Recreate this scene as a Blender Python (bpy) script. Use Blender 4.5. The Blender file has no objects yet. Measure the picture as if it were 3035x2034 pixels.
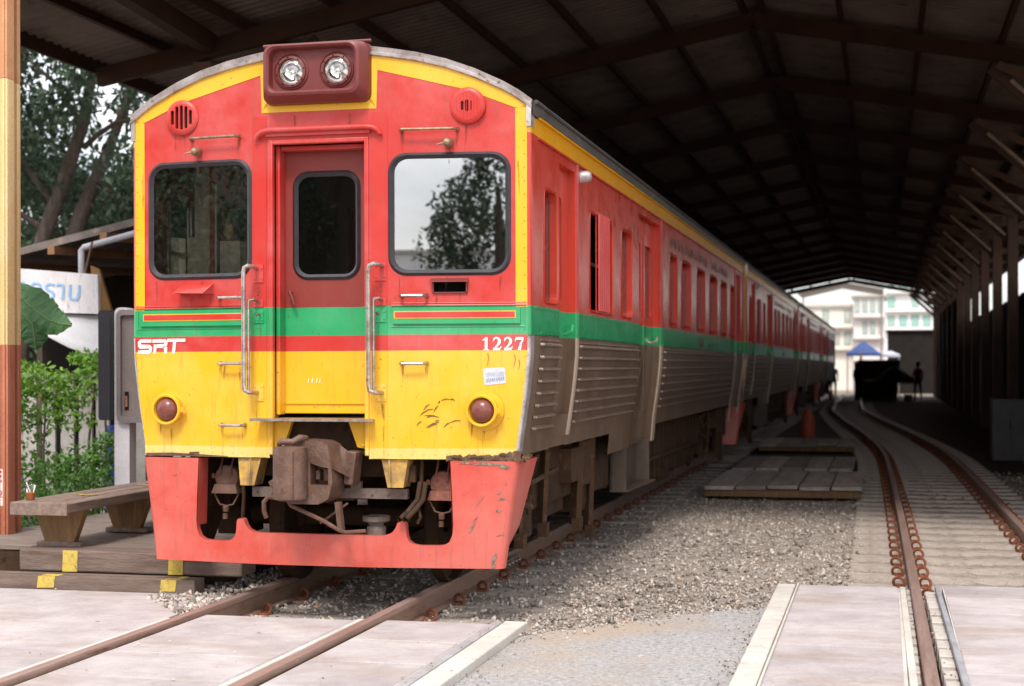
import bpy, bmesh, math, random
import numpy as np
from mathutils import Vector, Matrix, geometry
random.seed(7); rng = np.random.default_rng(11)
S = bpy.context.scene; C = S.collection; R = math.radians
# ------------------------------------------------------------------ camera
cam = bpy.data.cameras.new('camera'); co = bpy.data.objects.new('camera', cam); C.objects.link(co); S.camera = co
cam.sensor_width = 36.0; cam.lens = 54.77; cam.shift_y = 71.0/3035
cam.clip_start = .1; cam.clip_end = 2000
CAM = Vector((3.2848, -8.7998, 1.3864))
co.matrix_world = Matrix.Translation(CAM) @ Matrix.Rotation(.2339, 4, 'Z') @ Matrix.Rotation(R(90), 4, 'X') @ Matrix.Rotation(-.0023, 4, 'Z')
cam.dof.use_dof = True; cam.dof.focus_distance = 9.0; cam.dof.aperture_fstop = 2.6
# ------------------------------------------------------------------ light
W = bpy.data.worlds.new('World'); S.world = W; W.use_nodes = True
nt = W.node_tree; nt.nodes.clear(); N = nt.nodes.new; Lk = nt.links.new
sky = N('ShaderNodeTexSky'); sky.sky_type = 'NISHITA'; sky.sun_disc = False
sky.sun_elevation = R(52); sky.sun_rotation = R(178); sky.air_density = 1.0; sky.dust_density = 2.0; sky.ozone_density = 1.0
tc = N('ShaderNodeTexCoord'); mp = N('ShaderNodeMapping'); mp.inputs['Scale'].default_value = (1.0, 1.0, 3.0)
cn = N('ShaderNodeTexNoise'); cn.inputs['Scale'].default_value = 2.2; cn.inputs['Detail'].default_value = 7; cn.inputs['Roughness'].default_value = .55
cr = N('ShaderNodeValToRGB'); cr.color_ramp.elements[0].position = .34; cr.color_ramp.elements[1].position = .62
mx = N('ShaderNodeMix'); mx.data_type = 'RGBA'; mx.inputs['B'].default_value = (17.0, 16.6, 16.4, 1)
bg = N('ShaderNodeBackground'); bg.inputs['Strength'].default_value = .088; ow = N('ShaderNodeOutputWorld')
Lk(tc.outputs['Generated'], mp.inputs['Vector']); Lk(mp.outputs['Vector'], cn.inputs['Vector']); Lk(cn.outputs['Fac'], cr.inputs['Fac'])
Lk(cr.outputs['Color'], mx.inputs['Factor']); Lk(sky.outputs['Color'], mx.inputs['A']); Lk(mx.outputs['Result'], bg.inputs['Color']); Lk(bg.outputs['Background'], ow.inputs['Surface'])
sl = bpy.data.lights.new('sun', 'SUN'); sl.energy = 1.75; sl.angle = R(14); sl.color = (1.0, .94, .86)
so = bpy.data.objects.new('sun', sl); C.objects.link(so)
so.rotation_euler = Vector((-.02, .62, -.80)).to_track_quat('-Z', 'Y').to_euler()
S.view_settings.view_transform = 'Standard'; S.view_settings.look = 'None'; S.view_settings.gamma = 1
S.view_settings.exposure = .82
S.render.engine = 'CYCLES'; S.cycles.max_bounces = 6; S.cycles.diffuse_bounces = 4; S.cycles.transparent_max_bounces = 8
S.cycles.sample_clamp_indirect = 6
# ------------------------------------------------------------------ materials
MATS = {}
def node_mat(name):
    m = bpy.data.materials.new(name); m.use_nodes = True
    return m, m.node_tree, m.node_tree.nodes['Principled BSDF']
def ramp(nt, stops, const=False):
    r = nt.nodes.new('ShaderNodeValToRGB'); e = r.color_ramp.elements
    if const: r.color_ramp.interpolation = 'CONSTANT'
    while len(e) < len(stops): e.new(.5)
    for q, (p, c) in zip(e, stops): q.position = p; q.color = (*c, 1) if len(c) == 3 else c
    return r
def noise(nt, vec, scale, detail=4, rough=.6, stretch=None):
    n = nt.nodes.new('ShaderNodeTexNoise'); n.inputs['Scale'].default_value = scale
    n.inputs['Detail'].default_value = detail; n.inputs['Roughness'].default_value = rough
    if stretch:
        m = nt.nodes.new('ShaderNodeMapping'); m.inputs['Scale'].default_value = stretch
        nt.links.new(vec, m.inputs['Vector']); vec = m.outputs['Vector']
    nt.links.new(vec, n.inputs['Vector']); return n.outputs['Fac']
def mix(nt, fac, a, b, mode='MIX'):
    m = nt.nodes.new('ShaderNodeMix'); m.data_type = 'RGBA'; m.blend_type = mode
    for k, v in (('Factor', fac), ('A', a), ('B', b)):
        if isinstance(v, (int, float)): m.inputs[k].default_value = v
        elif isinstance(v, tuple): m.inputs[k].default_value = (*v, 1)
        else: nt.links.new(v, m.inputs[k])
    return m.outputs['Result']
def mathn(nt, op, a, b=0.0):
    m = nt.nodes.new('ShaderNodeMath'); m.operation = op
    for i, v in enumerate((a, b)):
        if isinstance(v, (int, float)): m.inputs[i].default_value = v
        else: nt.links.new(v, m.inputs[i])
    return m.outputs[0]
def bumped(nt, p, h, strength=.3, dist=.01):
    b = nt.nodes.new('ShaderNodeBump'); b.inputs['Strength'].default_value = strength; b.inputs['Distance'].default_value = dist
    nt.links.new(h, b.inputs['Height']); nt.links.new(b.outputs['Normal'], p.inputs['Normal'])
def thresh(nt, v, lo, hi):
    m = nt.nodes.new('ShaderNodeMapRange'); m.inputs['From Min'].default_value = lo; m.inputs['From Max'].default_value = hi
    nt.links.new(v, m.inputs['Value']); return m.outputs['Result']
def M(name, c1, c2=None, scale=6, rough=.6, bump=.0, metal=0, c3=None, fine=60, stretch=None, spec=.5, bscale=None, island=0):
    """mottled surface: c1/c2 blended by broad noise, specks of c3, fine value jitter"""
    if name in MATS: return MATS[name]
    m, nt, p = node_mat(name); v = nt.nodes.new('ShaderNodeTexCoord').outputs['Object']
    c2 = c2 or tuple(x*.7 for x in c1)
    n = noise(nt, v, scale, 6, .65, stretch); f = noise(nt, v, fine, 3, .6, stretch)
    col = mix(nt, thresh(nt, n, .35, .65), c1, c2)
    if c3: col = mix(nt, thresh(nt, noise(nt, v, scale*2.7, 8, .7, stretch), .56, .68), col, c3)
    if island:
        g = nt.nodes.new('ShaderNodeNewGeometry')
        k = mathn(nt, 'MULTIPLY_ADD', g.outputs['Random Per Island'], island); 
        k.node.inputs[2].default_value = 1-island/2
        col = mix(nt, 1.0, col, k, 'MULTIPLY')
    jit = thresh(nt, f, .1, .9); jm = mathn(nt, 'MULTIPLY_ADD', jit, .4); jm.node.inputs[2].default_value = .8
    col = mix(nt, 1.0, col, jm, 'MULTIPLY')
    nt.links.new(col, p.inputs['Base Color'])
    p.inputs['Roughness'].default_value = rough; p.inputs['Metallic'].default_value = metal; p.inputs['Specular IOR Level'].default_value = spec if rough < .65 else min(spec, .15)
    if bump: bumped(nt, p, noise(nt, v, bscale or fine, 5, .7, stretch), bump, .01)
    MATS[name] = m; return m
RED=(.50,.026,.019); PINK=(.57,.13,.125); YEL=(.76,.405,.007); PALEY=(.76,.49,.10); GRN=(.014,.31,.105); PGRN=(.10,.42,.22); MAR=(.225,.028,.021)
def paint(name, stops, fade=.45, dirt=.25, rough=.38, fadecol=None, fadelo=.42, streak=.12):
    """train livery: colour by height on the body (object z), faded patches, runs of dirt, pits and rust specks"""
    m, nt, p = node_mat(name); v = nt.nodes.new('ShaderNodeTexCoord').outputs['Object']
    sx = nt.nodes.new('ShaderNodeSeparateXYZ'); nt.links.new(v, sx.inputs[0])
    wob = mathn(nt, 'MULTIPLY', mathn(nt, 'SUBTRACT', noise(nt, v, 3, 3), .5), .008)
    z = mathn(nt, 'DIVIDE', mathn(nt, 'ADD', sx.outputs['Z'], wob), 4.0)
    base = ramp(nt, [(a/4.0, c) for a, c, _ in stops], True); pale = ramp(nt, [(a/4.0, q) for a, c, q in stops], True)
    nt.links.new(z, base.inputs[0]); nt.links.new(z, pale.inputs[0])
    n1 = noise(nt, v, 1.7, 5, .6); n2 = noise(nt, v, 5.5, 6, .7)
    fd = mathn(nt, 'MULTIPLY', thresh(nt, mathn(nt, 'ADD', mathn(nt,'MULTIPLY', n1, .65), mathn(nt,'MULTIPLY', n2, .35)), fadelo, fadelo+.22), fade)
    col = mix(nt, fd, base.outputs['Color'], pale.outputs['Color'])
    st = mathn(nt, 'MULTIPLY', thresh(nt, noise(nt, v, 9, 6, .7, (3.2, 3.2, .25)), .54, .74), dirt)
    col = mix(nt, st, col, (.17, .085, .05))
    sp = mathn(nt, 'MULTIPLY', thresh(nt, noise(nt, v, 38, 4, .6), .66, .72), .65)
    col = mix(nt, sp, col, (.11, .05, .03))
    fj = mathn(nt, 'MULTIPLY_ADD', noise(nt, v, 170, 2), .22); fj.node.inputs[2].default_value = .89
    col = mix(nt, 1.0, col, fj, 'MULTIPLY')
    nt.links.new(col, p.inputs['Base Color'])
    rr = mathn(nt, 'MULTIPLY_ADD', n2, .30); rr.node.inputs[2].default_value = rough-.12; nt.links.new(rr, p.inputs['Roughness'])
    h = mathn(nt, 'ADD', mathn(nt,'MULTIPLY', noise(nt, v, 2.2, 2), 1.0), mathn(nt,'MULTIPLY', noise(nt, v, 45, 3), .06))
    bumped(nt, p, h, .34, .02)
    MATS[name] = m; return m
LOWG=(.118,.072,.045); LOWP=(.19,.13,.092)
FRONT=[(0,(.70,.50,.13),(.74,.58,.24)),(.902,YEL,PALEY),(1.471,RED,PINK),(1.571,GRN,PGRN),(1.739,RED,PINK)]
FRONTM=[(0,YEL,PALEY),(1.471,RED,PINK),(1.571,GRN,PGRN),(1.739,MAR,(.24,.05,.045))]
SIDE=[(0,LOWG,LOWP),(1.571,GRN,(.06,.24,.14)),(1.739,(.54,.038,.016),(.50,.085,.055)),(2.752,(.78,.36,.005),(.74,.38,.02)),(2.868,(.028,.022,.02),(.05,.04,.035))]
m_front = paint('front_paint', FRONT, fade=.66, dirt=.42); m_door = paint('door_paint', FRONTM, fade=.3, rough=.4)
m_side = paint('side_paint', SIDE, fade=.25, dirt=.28, rough=.19)
m_red = paint('red_paint', [(0,RED,PINK)], fade=.5); m_redface = m_red
m_yel = paint('yellow_paint', [(0,YEL,PALEY)], fade=.4, dirt=.12); m_grn = paint('green_paint', [(0,GRN,PGRN)], fade=.4)
m_cow = paint('salmon_paint', [(0,(.53,.060,.040),(.58,.155,.125))], fade=.75, dirt=.5, rough=.36, fadelo=.36)
m_mar = paint('maroon_paint', [(0,(.145,.022,.020),(.19,.045,.042))], fade=.5, dirt=.2, rough=.42)
m_low = paint('skirt_paint', [(0,LOWG,LOWP)], fade=.8, dirt=.6, rough=.50)
m_low.node_tree.nodes['Principled BSDF'].inputs['Specular IOR Level'].default_value = .38
m_rib = M('worn_rib_edge', (.30,.215,.165), (.17,.115,.085), 9, .45, .2, .2, None, 40)
m_trim = M('silver_trim', (.62,.58,.58), (.36,.31,.30), 7, .35, .12, .55, (.20,.13,.10))
m_rust = M('rusty_iron', (.105,.058,.038), (.17,.10,.078), 9, .75, .6, .15, (.20,.085,.04), 70)
m_coup = M('coupler_iron', (.19,.115,.092), (.095,.05,.032), 8, .55, .5, .35, (.24,.11,.05), 60)
m_under = M('underframe_grime', (.042,.024,.015), (.070,.040,.024), 5, .85, .5, 0, (.022,.014,.010), 50, spec=.25)
m_dark = M('black_void', (.012,.010,.009), None, 5, .8)
m_rubber = M('rubber_gasket', (.018,.017,.022), (.03,.028,.034), 20, .5, .1)
m_steel = M('bare_steel', (.55,.50,.47), (.32,.25,.21), 14, .32, .2, .85, (.22,.12,.07))
m_brass = M('dull_brass', (.34,.24,.15), (.18,.11,.07), 25, .5, .3, .5)
m_lens = M('tail_lens', (.20,.055,.04), (.15,.045,.035), 40, .25, .05)
m_white = M('white_lettering', (.80,.78,.74), (.66,.62,.58), 30, .6)
m_roof = M('car_roof', (.045,.036,.032), (.075,.062,.055), 3, .6, .3, 0, (.13,.11,.10), 40)
m_conc = M('concrete_panel_grey', (.50,.445,.43), (.41,.355,.345), 1.6, .85, .35, 0, (.36,.29,.26), 90)
m_concw = M('concrete_edge_pale', (.60,.56,.52), (.47,.43,.39), 2.5, .85, .35, 0, (.40,.34,.28), 80)
m_sleep = M('concrete_sleeper_grey', (.48,.42,.375), (.34,.29,.25), 5, .9, .5, 0, (.20,.15,.115), 70)
m_rail = M('rail_steel', (.30,.185,.13), (.36,.25,.20), 5, .5, .3, .35, (.17,.075,.035), 60, (1,.2,1))
m_railtop = M('rail_head', (.40,.28,.25), (.30,.185,.15), 6, .48, .15, .35, (.25,.15,.11), 50, (2,.12,1))
m_clip = M('rusty_clip', (.25,.085,.042), (.14,.05,.03), 40, .75, .5, .1)
m_steelgrey = M('galvanised_angle', (.46,.47,.50), (.34,.34,.36), 6, .5, .2, .3, (.40,.33,.28))
m_stone = M('ballast_stone', (.46,.405,.365), (.31,.265,.23), 2, .9, .5, 0, (.38,.26,.18), 90, island=1.2)
m_bed = M('ballast_bed', (.36,.31,.27), (.22,.185,.16), 14, .95, 1.0, 0, (.42,.36,.31), 45, bscale=26)
m_earth = M('dry_earth', (.27,.225,.185), (.20,.165,.135), .6, .95, .5, 0, (.33,.27,.21), 30)
def asphalt():
    m, nt, p = node_mat('pale_asphalt'); v = nt.nodes.new('ShaderNodeTexCoord').outputs['Object']
    sp = noise(nt, v, 34, 6, .85); g = ramp(nt, [(.34,(.12,.115,.115)),(.45,(.34,.33,.33)),(.56,(.45,.435,.435)),(.68,(.70,.68,.66))]); nt.links.new(sp, g.inputs[0])
    col = mix(nt, mathn(nt,'MULTIPLY', thresh(nt, noise(nt, v, .8, 6, .6), .50, .66), .7), g.outputs['Color'], (.44,.34,.25))
    col = mix(nt, mathn(nt,'MULTIPLY', thresh(nt, noise(nt, v, 2.6, 6, .7), .52, .72), .45), col, (.30,.28,.27))
    nt.links.new(col, p.inputs['Base Color']); p.inputs['Roughness'].default_value = .95; p.inputs['Specular IOR Level'].default_value = .2; bumped(nt, p, noise(nt, v, 55, 6, .8), .9, .012); return m
m_asph = asphalt()
def concrete():
    m, nt, p = node_mat('crossing_concrete'); v = nt.nodes.new('ShaderNodeTexCoord').outputs['Object']
    g = ramp(nt, [(.32,(.32,.28,.28)),(.50,(.415,.37,.372)),(.66,(.49,.45,.448))]); nt.links.new(noise(nt, v, 2.1, 8, .72), g.inputs[0])
    st = thresh(nt, noise(nt, v, 1.3, 7, .7, (.6,1.7,1)), .50, .68); col = mix(nt, mathn(nt,'MULTIPLY', st, .75), g.outputs['Color'], (.33,.245,.20))
    dk = thresh(nt, noise(nt, v, 6, 7, .75), .60, .72); col = mix(nt, mathn(nt,'MULTIPLY', dk, .5), col, (.20,.155,.135))
    vr = nt.nodes.new('ShaderNodeTexVoronoi'); vr.feature = 'DISTANCE_TO_EDGE'; vr.inputs['Scale'].default_value = .9; wv = nt.nodes.new('ShaderNodeTexNoise'); wv.inputs['Scale'].default_value = 3; nt.links.new(v, wv.inputs['Vector'])
    vm = nt.nodes.new('ShaderNodeMix'); vm.data_type = 'VECTOR'; vm.inputs['Factor'].default_value = .35; nt.links.new(v, vm.inputs[4]); nt.links.new(wv.outputs['Color'], vm.inputs[5]); nt.links.new(vm.outputs[1], vr.inputs['Vector'])
    ck = mathn(nt,'MULTIPLY', mathn(nt,'SUBTRACT', 1.0, thresh(nt, vr.outputs['Distance'], 0, .004)), .22); col = mix(nt, ck, col, (.20,.16,.14))
    fj = mathn(nt, 'MULTIPLY_ADD', noise(nt, v, 130, 3), .5); fj.node.inputs[2].default_value = .75; col = mix(nt, 1.0, col, fj, 'MULTIPLY')
    gi = nt.nodes.new('ShaderNodeNewGeometry'); ik = mathn(nt, 'MULTIPLY_ADD', gi.outputs['Random Per Island'], .2); ik.node.inputs[2].default_value = .90; col = mix(nt, 1.0, col, ik, 'MULTIPLY')
    nt.links.new(col, p.inputs['Base Color']); p.inputs['Roughness'].default_value = .88; p.inputs['Specular IOR Level'].default_value = .25; bumped(nt, p, mathn(nt,'ADD', noise(nt, v, 90, 5, .7), mathn(nt,'MULTIPLY', ck, -2.0)), .35, .008); return m
m_conc = concrete()
m_timber = M('old_timber', (.23,.17,.145), (.13,.092,.074), 4, .85, .7, 0, (.24,.18,.15), 30, (.6,6,6))
m_timbery = M('bench_timber', (.27,.20,.165), (.16,.113,.09), 4, .8, .5, 0, (.27,.21,.18), 30, (6,.6,6))
m_leg = M('leg_timber', (.24,.145,.072), (.155,.095,.048), 6, .8, .5, 0, None, 30, (4,4,.7))
m_linepaint = M('worn_yellow_marking', (.62,.47,.08), (.50,.37,.10), 12, .8, .3, 0, (.19,.135,.10), 60)
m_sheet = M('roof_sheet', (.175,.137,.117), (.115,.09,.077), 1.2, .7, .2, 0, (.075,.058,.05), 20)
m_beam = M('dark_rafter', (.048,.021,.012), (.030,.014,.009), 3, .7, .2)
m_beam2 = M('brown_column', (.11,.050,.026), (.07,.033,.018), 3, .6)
m_postred = M('column_red', (.50,.19,.11), (.42,.14,.08), 4, .5, .3, 0, (.45,.19,.11), 50)
m_postcream = M('column_cream', (.76,.53,.24), (.80,.60,.32), 3, .5, .2)
# --------------------------------------------------------------- glass, lamps
def glass(name, refl, tint, rough=0.0, haze=None):
    m = bpy.data.materials.new(name); m.use_nodes = True; nt = m.node_tree; nt.nodes.clear()
    t = nt.nodes.new('ShaderNodeBsdfTransparent'); t.inputs['Color'].default_value = (*tint, 1)
    g = nt.nodes.new('ShaderNodeBsdfGlossy'); g.inputs['Roughness'].default_value = rough; g.inputs['Color'].default_value = (.95,.97,1,1)
    f = nt.nodes.new('ShaderNodeFresnel'); f.inputs['IOR'].default_value = 1.5
    k = mathn(nt, 'ADD', f.outputs[0], refl)
    mm = nt.nodes.new('ShaderNodeMixShader'); nt.links.new(k, mm.inputs[0]); nt.links.new(t.outputs[0], mm.inputs[1]); nt.links.new(g.outputs[0], mm.inputs[2])
    o = nt.nodes.new('ShaderNodeOutputMaterial'); nt.links.new(mm.outputs[0], o.inputs[0]); MATS[name] = m; return m
m_glass = glass('windscreen_glass', .36, (.70,.71,.69))
m_glass2 = glass('window_glass', .05, (.62,.61,.59))
m_lampglass = glass('headlamp_glass', .10, (.96,.96,.95))
m_clear = glass('clear_plastic', .03, (.97,.97,.97))
def stain():
    m = bpy.data.materials.new('rust_run'); m.use_nodes = True; nt = m.node_tree; p = nt.nodes['Principled BSDF']; v = nt.nodes.new('ShaderNodeTexCoord').outputs['Object']
    p.inputs['Base Color'].default_value = (.14,.055,.025,1); p.inputs['Roughness'].default_value = .8
    t = nt.nodes.new('ShaderNodeBsdfTransparent'); mm = nt.nodes.new('ShaderNodeMixShader'); nt.links.new(mathn(nt,'MULTIPLY', thresh(nt, noise(nt, v, 60, 5, .7, (1,1,.2)), .40, .62), .50), mm.inputs[0])
    nt.links.new(t.outputs[0], mm.inputs[1]); nt.links.new(p.outputs[0], mm.inputs[2]); nt.links.new(mm.outputs[0], nt.nodes['Material Output'].inputs[0]); MATS['rust_run'] = m; return m
m_stain = stain()
def simple(name, c, rough=.5, metal=0.0):
    m, nt, p = node_mat(name); p.inputs['Base Color'].default_value = (*c, 1); p.inputs['Roughness'].default_value = rough; p.inputs['Metallic'].default_value = metal
    MATS[name] = m; return m
m_mirror = simple('lamp_reflector', (.86,.85,.83), .12, 1.0)
def leafmat(name, ca, cb, cc):
    m, nt, p = node_mat(name); g = nt.nodes.new('ShaderNodeNewGeometry'); v = nt.nodes.new('ShaderNodeTexCoord').outputs['Object']
    rp = ramp(nt, [(0, ca), (.55, cb), (1, cc)]); nt.links.new(g.outputs['Random Per Island'], rp.inputs[0])
    col = mix(nt, thresh(nt, noise(nt, v, .9, 3), .35, .65), rp.outputs['Color'], tuple(x*.55 for x in cb))
    nt.links.new(col, p.inputs['Base Color']); p.inputs['Roughness'].default_value = .5
    tr = nt.nodes.new('ShaderNodeBsdfTranslucent'); nt.links.new(col, tr.inputs['Color'])
    mm = nt.nodes.new('ShaderNodeMixShader'); mm.inputs[0].default_value = .35
    o = nt.nodes['Material Output']; nt.links.new(p.outputs[0], mm.inputs[1]); nt.links.new(tr.outputs[0], mm.inputs[2]); nt.links.new(mm.outputs[0], o.inputs[0])
    MATS[name] = m; return m
m_leafd = leafmat('leaf_dark', (.034,.072,.034), (.066,.115,.062), (.17,.235,.155))
m_leafb = leafmat('leaf_bright', (.09,.22,.025), (.19,.40,.045), (.38,.58,.10))
m_leafm = leafmat('leaf_mid', (.05,.14,.03), (.12,.27,.045), (.22,.40,.09))
m_banana = M('banana_leaf_green', (.020,.085,.020), (.040,.135,.030), 7, .55, .2, 0, None, 30)
m_bark = M('tree_bark', (.13,.10,.085), (.07,.052,.043), 5, .9, .9, 0, (.20,.165,.14), 18, (3,3,.5))
# ------------------------------------------------------------------ mesh helper
WHOLE = {'scuff_mark','faded_lettering','painted_mark','printed_text','yellow_lining','goods','red_print','white_lettering','torn_panel_edge','rust_stain','slat'}
class MB:
    def __init__(s): s.v = []; s.f = []; s.m = []
    def add(s, vs, fs, mi=0):
        b = len(s.v); s.v += [tuple(p) for p in vs]
        for f in fs: s.f.append(tuple(i+b for i in f)); s.m.append(mi)
        return s
    def box(s, x0, x1, y0, y1, z0, z1, mi=0):
        return s.add([(x,y,z) for x in (x0,x1) for y in (y0,y1) for z in (z0,z1)],
                     [(0,1,3,2),(4,6,7,5),(0,4,5,1),(2,3,7,6),(0,2,6,4),(1,5,7,3)], mi)
    def obox(s, c, sz, rot=None, mi=0):
        rot = rot or Matrix.Identity(3); c = Vector(c)
        vs = [c + rot @ Vector((x*sz[0]/2, y*sz[1]/2, z*sz[2]/2)) for x in (-1,1) for y in (-1,1) for z in (-1,1)]
        return s.add(vs, [(0,1,3,2),(4,6,7,5),(0,4,5,1),(2,3,7,6),(0,2,6,4),(1,5,7,3)], mi)
    def bar(s, p0, p1, w, h, mi=0, up=(0,0,1)):
        p0 = Vector(p0); p1 = Vector(p1); d = (p1-p0); L = d.length; d.normalize(); u = Vector(up)
        a = d.cross(u); a = a.normalized() if a.length > 1e-6 else Vector((1,0,0)); b = a.cross(d).normalized()
        rot = Matrix((a, d, b)).transposed()
        return s.obox((p0+p1)/2, (w, L, h), rot, mi)
    def tube(s, pts, r, n=8, mi=0, caps=True):
        pts = [Vector(p) for p in pts]; rs = r if isinstance(r, (list, tuple)) else [r]*len(pts); vs = []; fs = []
        t0 = (pts[1]-pts[0]).normalized(); ref = Vector((0,0,1)) if abs(t0.z) < .9 else Vector((1,0,0)); nrm = t0.cross(ref).normalized()
        for i, p in enumerate(pts):
            t = (pts[min(i+1,len(pts)-1)]-pts[max(i-1,0)]).normalized()
            nrm = (nrm - t*nrm.dot(t)).normalized(); b = t.cross(nrm)
            for k in range(n):
                a = 2*math.pi*k/n; vs.append(p + (nrm*math.cos(a)+b*math.sin(a))*rs[i])
        for i in range(len(pts)-1):
            for k in range(n): fs.append((i*n+k, i*n+(k+1)%n, (i+1)*n+(k+1)%n, (i+1)*n+k))
        if caps: fs.append(tuple(range(n-1,-1,-1))); fs.append(tuple(range((len(pts)-1)*n, len(pts)*n)))
        return s.add(vs, fs, mi)
    def lathe(s, prof, origin, axis='z', n=24, mi=0):
        """prof: (radius, height) pairs revolved about the axis through origin"""
        vs = []; fs = []; o = Vector(origin)
        for r, h in prof:
            for k in range(n):
                a = 2*math.pi*k/n; x, y = r*math.cos(a), r*math.sin(a)
                vs.append(o + Vector({'z':(x,y,h),'y':(x,h,y),'x':(h,x,y)}[axis]))
        for i in range(len(prof)-1):
            for k in range(n): fs.append((i*n+k, i*n+(k+1)%n, (i+1)*n+(k+1)%n, (i+1)*n+k))
        return s.add(vs, fs, mi)
    def sheet(s, outer, holes, fn, mi=0):
        """flat polygon with holes, tessellated, mapped to space by fn(u,v)"""
        loops = [[Vector((u,v,0)) for u,v in outer]] + [[Vector((u,v,0)) for u,v in h] for h in holes]
        tr = geometry.tessellate_polygon(loops); allp = [p for l in loops for p in l]
        return s.add([fn(p.x,p.y) for p in allp], [tuple(t) for t in tr], mi)
    def slab(s, outer, holes, fa, fb, mi=0):
        """the same polygon on two mappings joined by its rims: a plate of real thickness"""
        s.sheet(outer, holes, fa, mi); s.sheet(outer, holes, fb, mi)
        for l in [outer]+list(holes):
            n = len(l); s.add([fa(*p) for p in l]+[fb(*p) for p in l], [(i,(i+1)%n,n+(i+1)%n,n+i) for i in range(n)], mi)
        return s
    def wall(s, loop, fa, fb, mi=0, shut=True):
        n = len(loop); return s.add([fa(*p) for p in loop]+[fb(*p) for p in loop], [(i,(i+1)%n,n+(i+1)%n,n+i) for i in range(n if shut else n-1)], mi)
    def ring(s, la, lb, fa, fb, mi=0):
        n = len(la); return s.add([fa(*p) for p in la]+[fb(*p) for p in lb], [(i,(i+1)%n,n+(i+1)%n,n+i) for i in range(n)], mi)
    def ribbon(s, pts, w, fn, mi=0):
        pts = [Vector(p) for p in pts]; ws = w if isinstance(w, (list,tuple)) else [w]*len(pts); vs = []
        for i, p in enumerate(pts):
            t = (pts[min(i+1,len(pts)-1)]-pts[max(i-1,0)]).normalized(); nn = Vector((-t.y, t.x))
            k = 1.0
            if 0 < i < len(pts)-1:
                a = (pts[i]-pts[i-1]).normalized(); k = 1/max(.5, abs(t.dot(a)))
            for sg in (1,-1): q = p+nn*sg*ws[i]*.5*k; vs.append(fn(q.x,q.y))
        return s.add(vs, [(2*i,2*i+2,2*i+3,2*i+1) for i in range(len(pts)-1)], mi)
    def pieces(s):
        """face islands grouped into pieces that lie apart from each other"""
        p = list(range(len(s.v)))
        def find(a):
            while p[a] != a: p[a] = p[p[a]]; a = p[a]
            return a
        for f in s.f:
            r = find(f[0])
            for i in f[1:]: p[find(i)] = r
        roots = {}; isl = [roots.setdefault(find(f[0]), len(roots)) for f in s.f]; k = len(roots)
        if k < 2 or k > 500: return None
        lo = np.full((k,3), 1e9); hi = -lo; V = np.array(s.v, float)
        for f, i in zip(s.f, isl): q = V[list(f)]; lo[i] = np.minimum(lo[i], q.min(0)); hi[i] = np.maximum(hi[i], q.max(0))
        sz = (hi-lo).max(1); gap = np.maximum(0, np.maximum(lo[:,None]-hi[None], lo[None]-hi[:,None]))
        near = np.sqrt((gap**2).sum(2)) <= np.maximum(.02, .48*np.maximum(sz[:,None], sz[None]))
        lab = -np.ones(k, int); n = 0
        for i in range(k):
            if lab[i] >= 0: continue
            st = [i]; lab[i] = n
            while st:
                j = st.pop()
                for m in np.nonzero(near[j] & (lab < 0))[0]: lab[m] = n; st.append(int(m))
            n += 1
        if n < 2: return None
        out = [MB() for _ in range(n)]; mp = [{} for _ in range(n)]
        for f, mi, i in zip(s.f, s.m, isl):
            o, d = out[lab[i]], mp[lab[i]]; g = []
            for v in f:
                if v not in d: d[v] = len(o.v); o.v.append(s.v[v])
                g.append(d[v])
            o.f.append(tuple(g)); o.m.append(mi)
        return sorted(out, key=lambda o: -len(o.v))
    def build(s, name, mats, parent=None, bevel=0, smooth=False, seg=2):
        if parent and name not in WHOLE:
            ps = s.pieces()
            if ps:
                os_ = [q.build(name, mats, parent, bevel, smooth, seg) for q in ps]
                return os_[0]
        me = bpy.data.meshes.new(name); me.from_pydata(s.v, [], s.f); me.validate()
        for m in (mats if isinstance(mats, (list,tuple)) else [mats]): me.materials.append(m)
        if len(me.polygons) == len(s.m) and any(s.m): me.polygons.foreach_set('material_index', s.m)
        bm = bmesh.new(); bm.from_mesh(me); bmesh.ops.recalc_face_normals(bm, faces=bm.faces); bm.to_mesh(me); bm.free()
        o = bpy.data.objects.new(name, me); C.objects.link(o)
        if parent: o.parent = parent
        if bevel:
            b = o.modifiers.new('bevel', 'BEVEL'); b.width = bevel; b.segments = seg; b.limit_method = 'ANGLE'; b.angle_limit = R(40)
        if smooth or bevel:
            me.polygons.foreach_set('use_smooth', [True]*len(me.polygons))
            try: me.set_sharp_from_angle(angle=R(38))
            except Exception: pass
        return o
def tag(o, label=None, cat=None, group=None, kind=None):
    if label: o['label'] = label
    if cat: o['category'] = cat
    if group: o['group'] = group
    if kind: o['kind'] = kind
    return o
def thing(name, label, cat, loc=(0,0,0), group=None, rz=0):
    o = bpy.data.objects.new(name, None); o.empty_display_size = .2; C.objects.link(o); o.location = loc; o.rotation_euler = (0,0,rz)
    return tag(o, label, cat, group)
def copy_tree(o, parent=None):
    c = o.copy(); C.objects.link(c)
    if parent: c.parent = parent
    for ch in list(o.children): copy_tree(ch, c)
    return c
def part(mb, name, mats, parent, **k): return mb.build(name, mats, parent, **k)
def rrect(u0, u1, v0, v1, r, n=5):
    out = []
    for cx, cy, a0 in ((u1-r,v1-r,0),(u0+r,v1-r,90),(u0+r,v0+r,180),(u1-r,v0+r,270)):
        for k in range(n+1):
            a = R(a0+90*k/n); out.append((cx+r*math.cos(a), cy+r*math.sin(a)))
    return out
def circ(cx, cy, r, n=20): return [(cx+r*math.cos(2*math.pi*k/n), cy+r*math.sin(2*math.pi*k/n)) for k in range(n)]
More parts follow.
